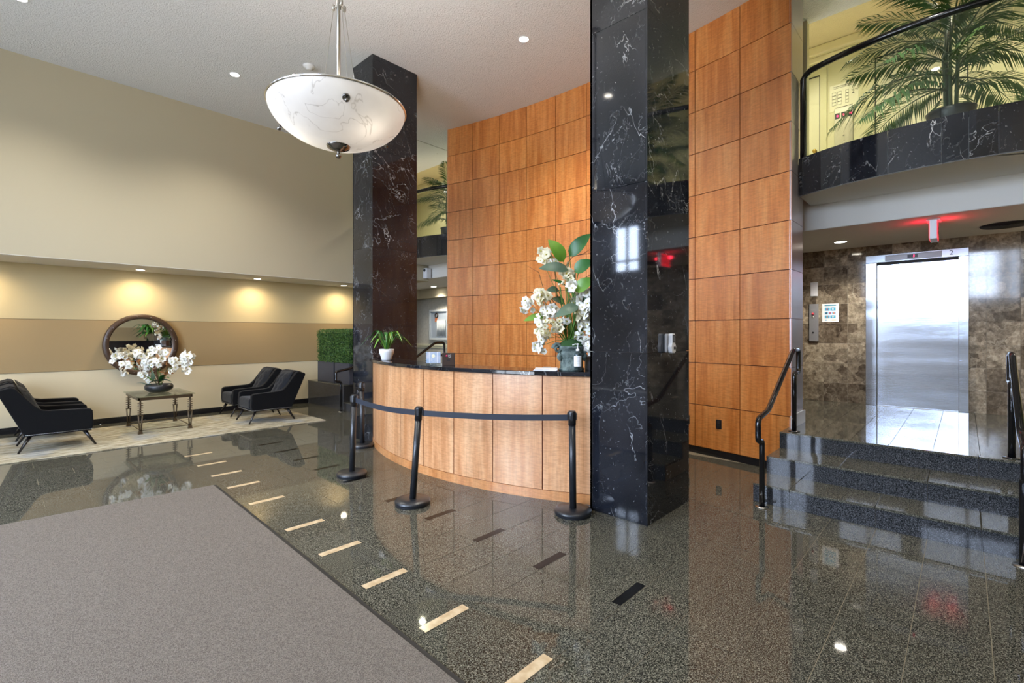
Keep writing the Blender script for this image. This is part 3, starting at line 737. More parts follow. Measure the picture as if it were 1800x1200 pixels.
# ------------------------------------------------------------------ curved wood wall
WR, WCX, WCY = 11.55, -5.17, 4.36
def wx(y, off=0.0): return WCX + math.sqrt((WR + off) ** 2 - (y - WCY) ** 2)
ww = thing('wall_back', 'tall curved wall of square cherry wood panels behind the desk', 'wall', (0, 0, 0), kind='structure')
YA, YB = 1.39, 7.33
Y0s = [YA + (YB - YA) * i / 40 for i in range(41)]
poly = [(wx(y, 0.022), y) for y in Y0s] + [(6.50, YB - 0.012), (6.50, YA + 0.012)]
M().prism(poly, 0.0, CEIL + 0.05, 'xy').build('wall_core', JOINTWOOD, ww)
zj = [0.085, 0.630, 1.172, 1.716, 2.260, 2.804, 3.348, 3.892, 4.436, 4.980, CEIL + 0.02]
A0 = math.asin((YA - WCY) / WR); A1 = math.asin((YB - WCY) / WR); NC = 10
dA = (A1 - A0) / NC
pstore = {}
for r in range(10):
    h = zj[r + 1] - zj[r]; g = 0.0045
    hk = round(h, 3)
    for c in range(NC):
        ac = A0 + dA * (c + 0.5)
        if hk not in pstore:
            N = 4; half = dA / 2 - g / WR
            aa = [-half + 2 * half * i / N for i in range(N + 1)]
            pts = [(WR * math.cos(a) - WR, WR * math.sin(a)) for a in aa] + [((WR + 0.02) * math.cos(a) - WR, (WR + 0.02) * math.sin(a)) for a in reversed(aa)]
            pstore[hk] = M().prism(pts, g, h - g, 'xy').build('wood_panel', WOOD, ww)
            o = pstore[hk]
        else:
            o = copy_of(pstore[hk], ww)
        tilt = random.uniform(-0.006, 0.006)
        o.location = (WCX + WR * math.cos(ac), WCY + WR * math.sin(ac), zj[r]); o.rotation_euler = (0, 0, ac + tilt)
for (ys, sg_) in ((YA, 1), (YB, -1)):
    for r in range(10):
        M().box(wx(ys) + 0.004, ys, zj[r] + 0.003, 6.50, ys + 0.02 * sg_, zj[r + 1] - 0.003).build('side_panel', SIDEWOOD, ww)
N = 11
for i in range(19):
    a0 = A0 + (A1 - A0) * i / 19 + 0.0002; a1 = A0 + (A1 - A0) * (i + 1) / 19 - 0.0002
    pts = [(WCX + rr * math.cos(a), WCY + rr * math.sin(a)) for rr, a in ((WR - 0.008, a0), (WR - 0.008, a1), (WR + 0.02, a1), (WR + 0.02, a0))]
    M().prism(pts, 0, 0.082, 'xy').build('base_tile', BLKTILE, ww)
M().box(5.95, YA - 0.02, ZL, 6.53, YA - 0.001, ZL + 0.14).build('end_plinth', WHITEBASE, ww)
out = thing('wall_outlet', 'black duplex outlet low on the cherry wood wall', 'outlet', (wx(2.24), 2.24, 0.415))
M().box(-0.008, -0.035, -0.058, 0.002, 0.035, 0.058).build('cover_plate', BLKP, out, bevel=0.003)
for z in (-0.022, 0.022): M().box(-0.011, -0.017, z - 0.014, -0.006, 0.017, z + 0.014).build('socket', GROUTB, out, bevel=0.003)
o2 = thing('wall_outlet', 'black outlet on the wood wall half hidden by the near column', 'outlet', (wx(2.68), 2.68, 0.415))
M().box(-0.008, -0.035, -0.058, 0.002, 0.035, 0.058).build('cover_plate', BLKP, o2, bevel=0.003)

# ------------------------------------------------------------------ marble columns
def column(x0, y0, x1, y1, label):
    c = thing('column', label, 'column', (x0, y0, 0), kind='structure'); W, D = x1 - x0, y1 - y0
    M().box(0.018, 0.018, 0, W - 0.018, D - 0.018, CEIL).build('column_core', GROUTB, c)
    zz = [0.0, 1.393, 2.780, 4.168, CEIL]
    for a, b in zip(zz[:-1], zz[1:]):
        a += 0.0015; b -= 0.0015
        M().box(0, 0.0195, a, 0.018, D - 0.001, b).build('marble_slab', MARBLE, c)
        M().box(0, 0, a, W - 0.001, 0.018, b).build('marble_slab', MARBLE, c)
        M().box(W - 0.018, 0.0195, a, W, D - 0.001, b).build('marble_slab', MARBLE, c)
        M().box(0.0, D - 0.018, a, W, D, b).build('marble_slab', MARBLE, c)
column(3.58, 1.86, 4.385, 2.405, 'polished black marble column at the near end of the desk')
column(3.64, 6.10, 4.399, 6.65, 'polished black marble column at the far end of the desk')

# ------------------------------------------------------------------ front and right walls (behind the camera)
fw = M()
edges = [-2.1]
for a, b, _z in WINS: edges += [a, b]
edges.append(10.9)
for a, b in zip(edges[0::2], edges[1::2]): fw.box(FX - 0.2, a, 0, FX, b, CEIL)
for a, b, z_ in WINS: fw.box(FX - 0.2, a, 4.5, FX, b, CEIL); fw.box(FX - 0.2, a, 0, FX, b, z_)
fo = fw.build('wall_front', FRONTW); tag(fo, 'pale street wall with tall windows', 'wall', kind='structure')
for i, (a, b, z_) in enumerate(WINS):
    w = thing('window_%d' % (i + 1), 'tall street window bay with dark mullions', 'window', (FX - 0.1, (a + b) / 2, z_), kind='structure', group='street windows'); h = (b - a) / 2; H = 4.5 - z_
    f = M()
    for (y0, y1, z0, z1) in ((-h, -h + 0.06, 0, H), (h - 0.06, h, 0, H), (-h, h, 0, 0.06), (-h, h, H - .06, H), (-0.03, 0.03, 0, H), (-h, h, H - 1.0, H - .95)):
        f.box(-0.04, y0, z0, 0.04, y1, z1)
    f.build('window_frame', WINFRAME, w)
    M().box(-0.004, -h, 0, 0.004, h, H).build('pane', WINGLASS, w)
wr = M().box(FX, -2.2, 0, 9.0, -2.03, 6.1).build('wall_right', CREAM); tag(wr, 'cream wall facing the armchairs, seen only in the mirror', 'wall', kind='structure')
M().box(FX, -2.03, 0.936, 6.5, -2.026, 1.776).build('wall_band', TAN, wr)
M().box(FX, -2.03, 2.66, 6.5, -1.2, CEIL).build('wall_right_upper', UPWALL, wr)
cn = thing('granite_console', 'low black granite console against the cream wall, seen in the mirror', 'console', (2.6, -1.35, 0))
M().box(-2.6, -0.25, 0, 2.15, 0.25, 1.24).build('body', BLKTILE, cn)
M().box(-2.62, -0.25, 1.24, 2.17, 0.27, 1.28).build('top', BLKTILE, cn)

# ------------------------------------------------------------------ reception desk
DR, DCX, DCY = 4.03, 7.265, 4.33
dk = thing('reception_desk', 'curved cherry wood reception desk between the black columns', 'desk', (0, 0, 0))
def dpt(R, a): return (DCX - R * math.cos(a), DCY + R * math.sin(a))
def arc_prism(R0, R1, a0, a1, z0, z1, n=6):
    aa = [a0 + (a1 - a0) * i / n for i in range(n + 1)]
    return M().prism([dpt(R0, a) for a in aa] + [dpt(R1, a) for a in reversed(aa)], z0, z1, 'xy')
AL = math.asin((6.093 - DCY) / DR); AR = math.asin((2.418 - DCY) / DR)
seam_y = [2.418, 2.886, 3.39, 3.878, 4.36, 4.865, 5.36, 5.80, 6.093]
arc_prism(DR - 0.012, DR - 0.10, AR, AL, 0, 1.16, 30).build('desk_carcass', JOINTWOOD, dk)
for a, b in zip(seam_y[:-1], seam_y[1:]):
    a0 = math.asin((a - DCY) / DR) + 0.0014; a1 = math.asin((b - DCY) / DR) - 0.0014
    arc_prism(DR, DR - 0.015, a0, a1, 0.092, 1.158).build('wood_panel', DESKWOOD, dk)
arc_prism(DR + 0.004, DR - 0.015, AR, AL, 0.0, 0.088, 30).build('base_strip', BASEWOOD, dk)
tp = arc_prism(DR + 0.045, DR - 0.36, AR + 0.002, AL + 0.001, 1.16, 1.20, 40).build('counter_top', MARBLE, dk, bevel=0.006)
arc_prism(DR - 0.45, DR - 0.95, AR + 0.12, AL - 0.12, 0.72, 0.76, 24).build('work_surface', BASEWOOD, dk)
arc_prism(DR - 0.10, DR - 0.12, AR, AL, 0.0, 1.16, 24).build('inner_panel', BASEWOOD, dk)

CT = 1.20
# white thermometer on the column
th = thing('wall_thermometer', 'white touchless thermometer on the side of the near black column', 'thermometer', (3.925, 1.86, 1.468))
M().box(-0.05, -0.025, -0.08, 0.03, 0.0, 0.08).build('bracket', GREYP, th, bevel=0.012)
M().prism([(-0.035, -0.075), (-0.045, -0.03), (-0.032, 0.0), (-0.032, 0.07), (-0.022, 0.082), (0.022, 0.082), (0.032, 0.07), (0.032, 0.0), (0.048, -0.03), (0.04, -0.075), (0.02, -0.085), (-0.02, -0.085)], -0.065, -0.03, 'xz').build('body', WHITEP, th, bevel=0.006)
M().box(-0.022, -0.068, 0.005, 0.022, -0.06, 0.07).build('screen_bezel', BLKP, th, bevel=0.004)
M().box(-0.014, -0.070, 0.018, 0.014, -0.064, 0.06).build('screen', SCREEN, th)
M().box(0.0, -0.07, -0.052, 0.028, -0.062, -0.028).build('sensor', BLKP, th, bevel=0.002)
# carton with logo and brochure holder
bx = thing('small_carton', 'dark brown carton with red and white logo on the counter', 'box', (3.44, 4.18, CT), rz=0)
vd = math.atan2(-0.7304, 0.683)                 # direction that faces right across the view
bx.rotation_euler = (0, 0, vd + 0.1)
M().box(-0.07, -0.05, 0, 0.07, 0.05, 0.135).build('carton', BROWNBOX, bx, bevel=0.002)
M().lathe([(0.0005, -0.0525), (0.012, -0.052), (0.012, -0.05)], 20, (-0.02, 0, 0.105), 'y').build('logo_disc', LOGO, bx)
text('logo_text', 'LG', TXTW, 0.028, (0.012, -0.052, 0.106), (PI / 2, 0, 0), bx)
M().box(0.0, -0.0515, 0.086, 0.028, -0.0495, 0.089).build('printed_line', TXTW, bx)
M().box(-0.018, -0.0515, 0.05, 0.018, -0.049, 0.064).build('hand_slot', GROUTB, bx)
bh = thing('brochure_holder', 'clear spiral bound brochure stand beside the brown carton', 'brochure', (3.35, 4.33, CT)); bh.rotation_euler = (0, 0, vd + 0.1)
M().box(-0.085, -0.004, 0.02, 0.075, 0.004, 0.145).build('brochure', BROCH, bh)
M().box(-0.05, -0.006, 0.02, -0.046, -0.003, 0.145).build('printed_stripe', PAPER, bh)
M().box(0.035, -0.006, 0.02, 0.039, -0.003, 0.145).build('printed_stripe', PAPER, bh)
M().lathe([(0.0005, -0.0065), (0.02, -0.005)], 14, (-0.005, 0, 0.10), 'y').build('printed_portrait', PETALC, bh)
sp_ = M()
for k in range(6): sp_.lathe([(0.006, -0.003), (0.009, 0), (0.006, 0.003), (0.006, -0.003)], 10, (-0.087, 0, 0.03 + k * 0.02), 'z')
sp_.build('spiral_binding', BLKP, bh)
M().box(-0.085, -0.05, 0, 0.075, 0.02, 0.003).box(-0.085, 0.005, 0, 0.075, 0.008, 0.15).build('acrylic_stand', BOTTLE, bh)
# papers
cb = thing('clipboard', 'clipboard with white papers lying on the counter', 'clipboard', (3.60, 2.92, CT), rz=-0.95)
M().box(-0.12, -0.165, 0.0, 0.12, 0.165, 0.004).build('board', BLKP, cb)
for k in range(3):
    o = M().box(-0.107, -0.145, 0.004 + k * 0.004, 0.107, 0.145, 0.0078 + k * 0.004).build('paper_stack', PAPER, cb); o.rotation_euler = (0, 0, 0.05 * (k - 1))
M().box(-0.04, 0.125, 0.012, 0.04, 0.160, 0.024).build('metal_clip', NICKEL, cb, bevel=0.003)
# sanitizer
sn = thing('sanitizer_bottle', 'clear pump bottle of hand sanitizer with white label on the counter', 'bottle', (3.645, 2.585, CT))
M().lathe([(0.001, 0.002), (0.030, 0.002), (0.034, 0.008), (0.034, 0.15), (0.028, 0.175), (0.014, 0.188), (0.014, 0.198)], 24).build('bottle_body', BOTTLE, sn)
M().lathe([(0.0352, 0.05), (0.0352, 0.145)], 24).build('label_wrap', PAPER, sn)
M().lathe([(0.016, 0.19), (0.016, 0.208), (0.006, 0.21), (0.005, 0.245), (0.011, 0.247), (0.011, 0.258), (0.001, 0.26)], 16).build('pump', WHITEC, sn)
M().tube([(0, 0, 0.252), (-0.02, 0.012, 0.254), (-0.045, 0.025, 0.246)], 0.005, 8).build('nozzle', WHITEC, sn)
for k in range(6):
    o = M().box(-.016 + .002 * (k % 3), -.0004, -.001, .016 - .003 * (k % 2), .0004, .001).build('printed_line', GREYP, sn, (-0.0262, -0.0245, 0.135 - 0.014 * k)); o.rotation_euler = (0, 0, vd)
cu_ = thing('grey_canister', 'small grey canister on the counter tucked against the near black column', 'canister', (3.93, 2.66, CT))
M().lathe([(0.001, 0), (0.034, 0), (0.036, 0.006), (0.036, 0.125), (0.032, 0.132), (0.001, 0.132)], 20).build('canister_body', GREYP, cu_)
M().lathe([(0.020, 0.132), (0.020, 0.142), (0.001, 0.144)], 16).build('cap', BLKP, cu_)

# ------------------------------------------------------------------ plants and flowers
def leaf_mesh(m, base, tip, width, lift=0.1, fold=0.15, n=8, up=Vector((0, 0, 1)), taper=1.0):
    base, tip = Vector(base), Vector(tip); d = tip - base; L = d.length
    side = d.cross(up)
    if side.length < 1e-4: side = d.cross(Vector((1, 0, 0)))
    side.normalize(); nor = side.cross(d).normalized(); vs = []
    for i in range(n + 1):
        t = i / n; w = width * 0.5 * (math.sin(PI * min(1, t ** 0.75 * 1.0)) ** 0.7 if 0 < t < 1 else 0.02)
        c = base + d * t + nor * (lift * L * math.sin(PI * t)) - up * (0.0)
        vs += [c - side * w + nor * (fold * w), c, c + side * w + nor * (fold * w)]
    fs = []
    for i in range(n):
        a = i * 3; fs += [(a, a + 1, a + 4, a + 3), (a + 1, a + 2, a + 5, a + 4)]
    m.add(vs, fs, True); return m
def strap(m, pts, w, n=3):
    """ribbon leaf along a path with a little v fold"""
    pts = [Vector(p) for p in pts]; vs = []; N = len(pts)
    for i, p in enumerate(pts):
        t = i / (N - 1); ww_ = w * (0.35 + 1.3 * t if t < 0.5 else 1.0 * (1 - (t - 0.5) * 2) ** 0.7 + 0.02)
        d = (pts[min(i + 1, N - 1)] - pts[max(i - 1, 0)]).normalized(); s = d.cross(Vector((0, 0, 1)))
        if s.length < 1e-3: s = Vector((0, 1, 0))
        s.normalize(); nn = s.cross(d)
        vs += [p - s * ww_ + nn * ww_ * 0.4, p, p + s * ww_ + nn * ww_ * 0.4]
    fs = []
    for i in range(N - 1): a = i * 3; fs += [(a, a + 1, a + 4, a + 3), (a + 1, a + 2, a + 5, a + 4)]
    m.add(vs, fs, True)
def bend(p0, p1, sag, n=8, side=(0, 0, 1)):
    p0, p1, s = Vector(p0), Vector(p1), Vector(side)
    return [p0 + (p1 - p0) * (i / n) + s * (sag * math.sin(PI * i / n)) for i in range(n + 1)]
def blossom(mat, parent, r=0.035, petals=5, name='blossom'):
    m = M()
    for k in range(petals):
        a = 2 * PI * k / petals + 0.3
        c, s = math.cos(a), math.sin(a); w = 0.52 * r
        p = lambda u, v, z: (u * c - v * s, u * s + v * c, z)
        m.add([p(0.0, 0, 0), p(r * 0.55, -w, 0.25 * r), p(r, 0, 0.10 * r), p(r * 0.55, w, 0.25 * r), p(0.55 * r, 0, 0.38 * r)],
              [(0, 1, 4), (1, 2, 4), (2, 3, 4), (3, 0, 4)], True)
    o = m.build(name, mat, parent)
    h = M().lathe([(0.001, 0.42 * r), (0.11 * r, 0.36 * r), (0.16 * r, 0.12 * r), (0.05 * r, 0.0)], 6).build('blossom_heart', PETALY, o)
    return o
def rrot(): return (random.uniform(-1.5, 1.5), random.uniform(-1.5, 1.5), random.uniform(0, 6.28))
UR = Vector((0.683, -0.7304, 0)); UF = Vector((0.7304, 0.683, 0))     # across and away, for laying out sprays
# tall arrangement on the desk
AX, AY = 3.735, 2.72
fa = thing('flower_arrangement', 'tall arrangement of white orchids and banana leaves in a verdigris urn', 'flowers', (AX, AY, CT))
urn = M().lathe([(0.001, 0.0), (0.118, 0.0), (0.122, 0.02), (0.108, 0.03), (0.105, 0.10), (0.112, 0.12), (0.128, 0.15), (0.115, 0.18), (0.112, 0.20), (0.135, 0.215), (0.135, 0.232), (0.11, 0.235), (0.10, 0.20)], 28).build('urn', URNM, fa)
for sgn in (-1, 1):
    hp = []
    for i in range(22):
        a = i / 21 * 2.6 * PI; rr_ = 0.045 * (1 - i / 30)
        hp.append(UR * sgn * (0.135 + rr_ * math.cos(a) * 0.9) + UF * (-0.03 - 0.03 * i / 21) + Vector((0, 0, 0.21 + rr_ * math.sin(a))))
    M().tube(hp, [0.022 - 0.0006 * i for i in range(22)], 8).build('ram_horn_handle', URNM, urn)
    M().lathe([(0.001, -0.05), (0.025, -0.03), (0.03, 0.0), (0.018, 0.03), (0.001, 0.045)], 10, tuple(UR * sgn * 0.115 + Vector((0, 0, 0.14)) - UF * 0.04)).build('ram_head', URNM, urn)
ms = M(); random.seed(11)
ms.lathe([(0.13, 0.22), (0.10, 0.27), (0.05, 0.30), (0.001, 0.31)], 16).build('moss', MOSS, fa)
K = 0.00125
def zp(zx, zy, w=0.0):                          # spray layout in the plant's own frame (metres from the urn foot)
    return UR * ((zx - 550) * K) + Vector((0, 0, (1115 - zy) * K)) + UF * w
base = lambda: UR * random.uniform(-0.05, 0.05) + UF * random.uniform(-0.05, 0.05) + Vector((0, 0, 0.24))
leaves = [((490, 290), (370, 130), 105, LEAFL, .0), ((540, 245), (695, 78), 100, LEAFD, .05), ((570, 372), (705, 292), 100, LEAFD, -.03),
          ((515, 360), (296, 356), 85, LEAFG, -.08), ((568, 522), (705, 430), 95, LEAFL, -.10), ((585, 632), (412, 715), 80, LEAFG, -.14),
          ((342, 705), (185, 742), 55, LEAFL, -.05), ((455, 500), (355, 515), 55, LEAFG, .05), ((620, 620), (705, 560), 60, LEAFD, .0), ((640, 800), (700, 770), 60, LEAFD, .02),
          ((500, 470), (392, 432), 26, LEAFD, -.02), ((500, 600), (400, 570), 60, LEAFG, .05), ((610, 660), (600, 560), 50, LEAFD, .1)]
for (b0, t0, w, mt, dp) in leaves:
    pb, pt = zp(*b0, dp), zp(*t0, dp - 0.04)
    o = leaf_mesh(M(), pb, pt, w * K * 1.05, 0.10, 0.25, 10, up=(-UF + Vector((0, 0, 0.5))).normalized()).build('banana_leaf', mt, fa, fix=False)
    q = base(); M().tube([q, q.lerp(pb, 0.5) + UR * 0.01, pb, pb.lerp(pt, 0.85)], [0.006, 0.005, 0.004, 0.0015], 6).build('leaf_stalk', STEMG, o)
clusters = [(325, 275, 55, 9, PETALC), (405, 300, 30, 3, PETAL), (520, 385, 50, 7, PETALC), (525, 440, 55, 7, PETALC), (545, 495, 40, 4, PETAL), (360, 550, 35, 5, PETALC), (290, 520, 30, 3, PETALC),
            (300, 580, 45, 6, PETALC), (225, 620, 50, 7, PETAL), (345, 680, 65, 9, PETAL), (400, 665, 40, 5, PETAL), (330, 800, 60, 8, PETALC),
            (430, 790, 45, 5, PETALC), (330, 880, 40, 5, PETAL), (300, 935, 35, 5, PETAL), (500, 735, 25, 3, PETAL),
            (580, 590, 40, 5, PETAL), (640, 555, 60, 8, PETAL), (690, 540, 40, 5, PETAL), (660, 640, 60, 8, PETAL), (700, 700, 60, 8, PETAL), (620, 700, 45, 6, PETALC),
            (640, 760, 55, 8, PETAL), (700, 800, 50, 6, PETAL), (600, 870, 45, 6, PETAL), (670, 910, 55, 8, PETAL), (690, 960, 35, 4, PETAL), (760, 620, 60, 7, PETAL), (770, 760, 60, 6, PETAL)]
pro = {PETAL: None, PETALC: None}; random.seed(5)
for ci, (cx_, cy_, rad, cnt, mt) in enumerate(clusters):
    dpt_ = random.uniform(-0.12, 0.0)
    ctr = zp(cx_, cy_, dpt_)
    q = base(); mid = q.lerp(ctr, 0.55) + Vector((0, 0, 0.05)) 
    stem = M().tube([q, q.lerp(mid, 0.5) + Vector((0, 0, 0.03)), mid, ctr], [0.004, 0.004, 0.003, 0.002], 5).build('flower_stem', STEMG, fa)
    for k in range(int(cnt * 2.0)):
        loc = ctr + UR * random.gauss(0, rad * K * 0.5) + UF * random.uniform(-0.04, 0.04) + Vector((0, 0, random.gauss(0, rad * K * 0.5)))
        fc = math.atan2(-UF.y, -UF.x)
        rot = Euler((random.gauss(0, 0.45), PI / 2 + random.gauss(0, 0.45), fc + random.gauss(0, 0.6)))
        if pro[mt] is None:
            pro[mt] = blossom(mt, fa, 0.041); o = pro[mt]; o.location = loc; o.rotation_euler = rot
        else:
            o = copy_of(pro[mt], fa, loc, rot); copy_of(pro[mt].children[0], o)
        s = random.uniform(0.8, 1.15); o.scale = (s, s, s)
random.seed(3)
for k in range(16):
    q = base(); a = random.uniform(-1.2, 1.2)
    pts = bend(q, q + UR * (0.3 * a) + UF * random.uniform(-0.15, 0.1) + Vector((0, 0, random.uniform(-0.02, 0.32))), 0.07, 8)
    m = M(); strap(m, pts, 0.010); m.build('grass_leaf', STEMG if k % 2 else LEAFD, fa, fix=False)
for k in range(10):
    q = base(); M().tube([q, q + UR * random.uniform(-.05, .05) + Vector((0, 0, 0.3)), q + UR * random.uniform(-.1, .1) + Vector((0, 0, random.uniform(.45, .7)))], [0.009, 0.007, 0.004], 6).build('green_stalk', STEMG, fa)
for (a, b, c_, d_) in (((450, 640), (340, 500), (300, 370), (210, 320)), ((440, 560), (430, 430), (420, 330), (410, 80)), ((380, 650), (390, 600), (370, 560), (400, 590)), ((600, 450), (640, 420), (690, 390), (720, 400)), ((500, 330), (560, 250), (640, 230), (700, 190))):
    M().tube([zp(*a, .0), zp(*b, .02), zp(*c_, .0), zp(*d_, .0)], [0.004, 0.0035, 0.0028, 0.001], 5).build('curly_twig', TWIG, fa)

# small strap leaved plant on the counter
sp2 = thing('potted_plant', 'small strap leaved plant in a white pot on the far end of the counter', 'plant', (3.50, 5.52, CT))
M().lathe([(0.001, 0.0), (0.06, 0.0), (0.068, 0.012), (0.075, 0.05), (0.094, 0.10), (0.097, 0.145), (0.09, 0.148), (0.085, 0.13), (0.001, 0.13)], 28).build('pot', WHITEC, sp2)
M().lathe([(0.085, 0.132), (0.001, 0.138)], 16).build('soil', SOIL, sp2)
random.seed(21)
for k in range(22):
    a = 2 * PI * k / 22 + random.uniform(-.15, .15); L = random.uniform(0.17, 0.33); hh = random.uniform(0.10, 0.22)
    d = Vector((math.cos(a), math.sin(a), 0)); pts = []
    for i in range(9):
        t = i / 8; pts.append(d * (0.02 + L * t) + Vector((0, 0, 0.135 + hh * math.sin(PI * min(1, t * 1.25) * 0.62) * 1.25 - 0.33 * max(0, t - 0.5) ** 1.4 * (L / .3))))
    m = M(); strap(m, pts, 0.017); m.build('leaf', LEAFL if k % 2 else LEAFD, sp2, fix=False)
M().tube([(0, 0, .13), (0.0, 0.01, .26), (-0.03, 0.04, .31), (-0.07, 0.07, .26)], [.004, .004, .003, .001], 5).tube([(0, 0, .13), (0.0, 0.0, .28), (0.03, 0.0, .33)], [.004, .004, .001], 5).build('flower_spike', TWIG, sp2)

# orchids on the occasional table
TX, TY, TZ = 1.84, 9.66, 0.585
ob = thing('orchid_bowl', 'low black bowl of white phalaenopsis orchids on the glass table', 'flowers', (TX, TY, TZ + 0.012))
M().lathe([(0.001, 0.0), (0.13, 0.0), (0.19, 0.045), (0.198, 0.09), (0.18, 0.125), (0.165, 0.12), (0.001, 0.11)], 32).build('bowl', DARKPOT, ob)
K2 = 0.00207
def zq(zx, zy, w=0.0): return UR * ((zx - 557) * K2) + Vector((0, 0, (728 - zy) * K2)) + UF * w
random.seed(9)
for (b0, t0, w, mt) in (((500, 690), (415, 655), 30, LEAFG), ((505, 660), (492, 730), 42, LEAFG), ((520, 660), (625, 640), 34, LEAFD), ((560, 655), (690, 615), 36, LEAFD), ((540, 650), (685, 650), 36, LEAFG), ((545, 640), (540, 560), 26, LEAFG), ((580, 640), (640, 590), 34, LEAFD), ((500, 640), (480, 600), 24, LEAFL)):
    leaf_mesh(M(), zq(*b0, random.uniform(-.12, .02)), zq(*t0, random.uniform(-.16, -.02)), w * K2 * 1.1, 0.12, 0.3, 8).build('orchid_leaf', mt, ob, fix=False)
proto = None
oc = [(230, 462, 22, 4), (260, 455, 14, 2), (320, 430, 28, 5), (350, 425, 22, 4), (300, 450, 14, 2), (420, 440, 38, 6), (470, 450, 30, 4), (540, 405, 34, 6), (575, 420, 24, 4), (262, 585, 18, 3), (265, 555, 14, 2), (345, 525, 30, 5), (380, 530, 20, 3),
      (430, 560, 34, 7), (420, 590, 30, 5), (440, 625, 28, 5), (500, 480, 36, 7), (560, 490, 30, 6), (590, 500, 22, 4), (480, 520, 30, 5), (460, 500, 22, 3), (640, 460, 22, 3), (690, 485, 36, 7), (740, 450, 34, 6), (790, 440, 30, 5), (825, 455, 24, 4), (760, 500, 34, 6), (780, 550, 26, 4), (720, 520, 34, 6), (690, 545, 24, 3)]
for (cx_, cy_, rad, cnt) in oc:
    dd = random.uniform(-0.15, 0.12); ctr = zq(cx_, cy_, dd)
    if cnt > 4:
        q = UR * random.uniform(-.06, .06) + Vector((0, 0, 0.11))
        M().tube([q, q.lerp(ctr, 0.35) + Vector((0, 0, .12)), q.lerp(ctr, .7) + Vector((0, 0, .09)), ctr], [.004, .004, .003, .002], 5).build('orchid_stem', TWIG if cnt % 2 else STEMG, ob)
    for k in range(int(cnt * 1.5) + 1):
        loc = ctr + UR * random.gauss(0, rad * K2 * 0.5) + UF * random.uniform(-.05, .05) + Vector((0, 0, random.gauss(0, rad * K2 * .5)))
        rot = Euler((random.gauss(0, .5), PI / 2 + random.gauss(0, .5), math.atan2(-UF.y, -UF.x) + random.gauss(0, .7)))
        if proto is None: proto = blossom(PETAL, ob, 0.047, 5); o = proto; o.location = loc; o.rotation_euler = rot
        else: o = copy_of(proto, ob, loc, rot); copy_of(proto.children[0], o)
        s = random.uniform(.85, 1.15); o.scale = (s, s, s)
for (a, b) in (((280, 490), 0), ((390, 490), 0), ((640, 500), 0), ((615, 580), 0)):
    m = M()
    for k in range(9):
        c0 = zq(*a, 0); m.tube([c0 + Vector((random.gauss(0, .02), random.gauss(0, .02), random.gauss(0, .02))), c0 + Vector((random.gauss(0, .05), random.gauss(0, .05), random.gauss(0, .04)))], 0.008, 4)
    m.build('dried_twigs', pbr('orange_brown_dried_twigs', (.30, .12, .03), .8) if 'orange_brown_dried_twigs' not in bpy.data.materials else bpy.data.materials['orange_brown_dried_twigs'], ob)

# hedge planters
def hedge(y0, y1, label):
    h = thing('hedge_planter', label, 'planter', (4.90, (y0 + y1) / 2, ZL), group=None); w = (y1 - y0) / 2
    M().box(0, -w, 0, 0.38, w, 0.43).build('planter_box', PLANTERM, h, bevel=0.006)
    M().box(0.03, -w + 0.02, 0.40, 0.35, w - 0.02, 1.06).build('hedge_core', pbr('hedge_core', (.008, .03, .006), .9), h)
    m = M(); random.seed(int(y0 * 10))
    for k in range(6500):
        fc = random.random()
        if fc < 0.55: p = Vector((0.02, random.uniform(-w, w), random.uniform(0.43, 1.10))); nn = Vector((-1, 0, 0))
        elif fc < 0.8: p = Vector((random.uniform(0.02, .36), -w + 0.01, random.uniform(0.43, 1.10))); nn = Vector((0, -1, 0))
        else: p = Vector((random.uniform(0.02, .36), random.uniform(-w, w), 1.09)); nn = Vector((0, 0, 1))
        p += nn * random.uniform(-0.02, 0.035)
        d = (nn * random.uniform(.3, 1) + Vector((random.gauss(0, .6), random.gauss(0, .6), random.gauss(0, .6)))).normalized()
        s = d.cross(Vector((random.gauss(0, 1), random.gauss(0, 1), random.gauss(0, 1)))).normalized()
        L = random.uniform(.018, .03); W = L * .35
        m.add([p, p + d * L * .5 + s * W, p + d * L, p + d * L * .5 - s * W], [(0, 1, 2, 3)])
    o = m.build('hedge_foliage', HEDGEM, h, fix=False); o['kind'] = 'stuff'
hedge(9.76, 10.50, 'square boxwood hedge in a slate planter, the one nearer the striped wall')
hedge(9.09, 9.71, 'square boxwood hedge in a slate planter, partly hidden by the far black column')

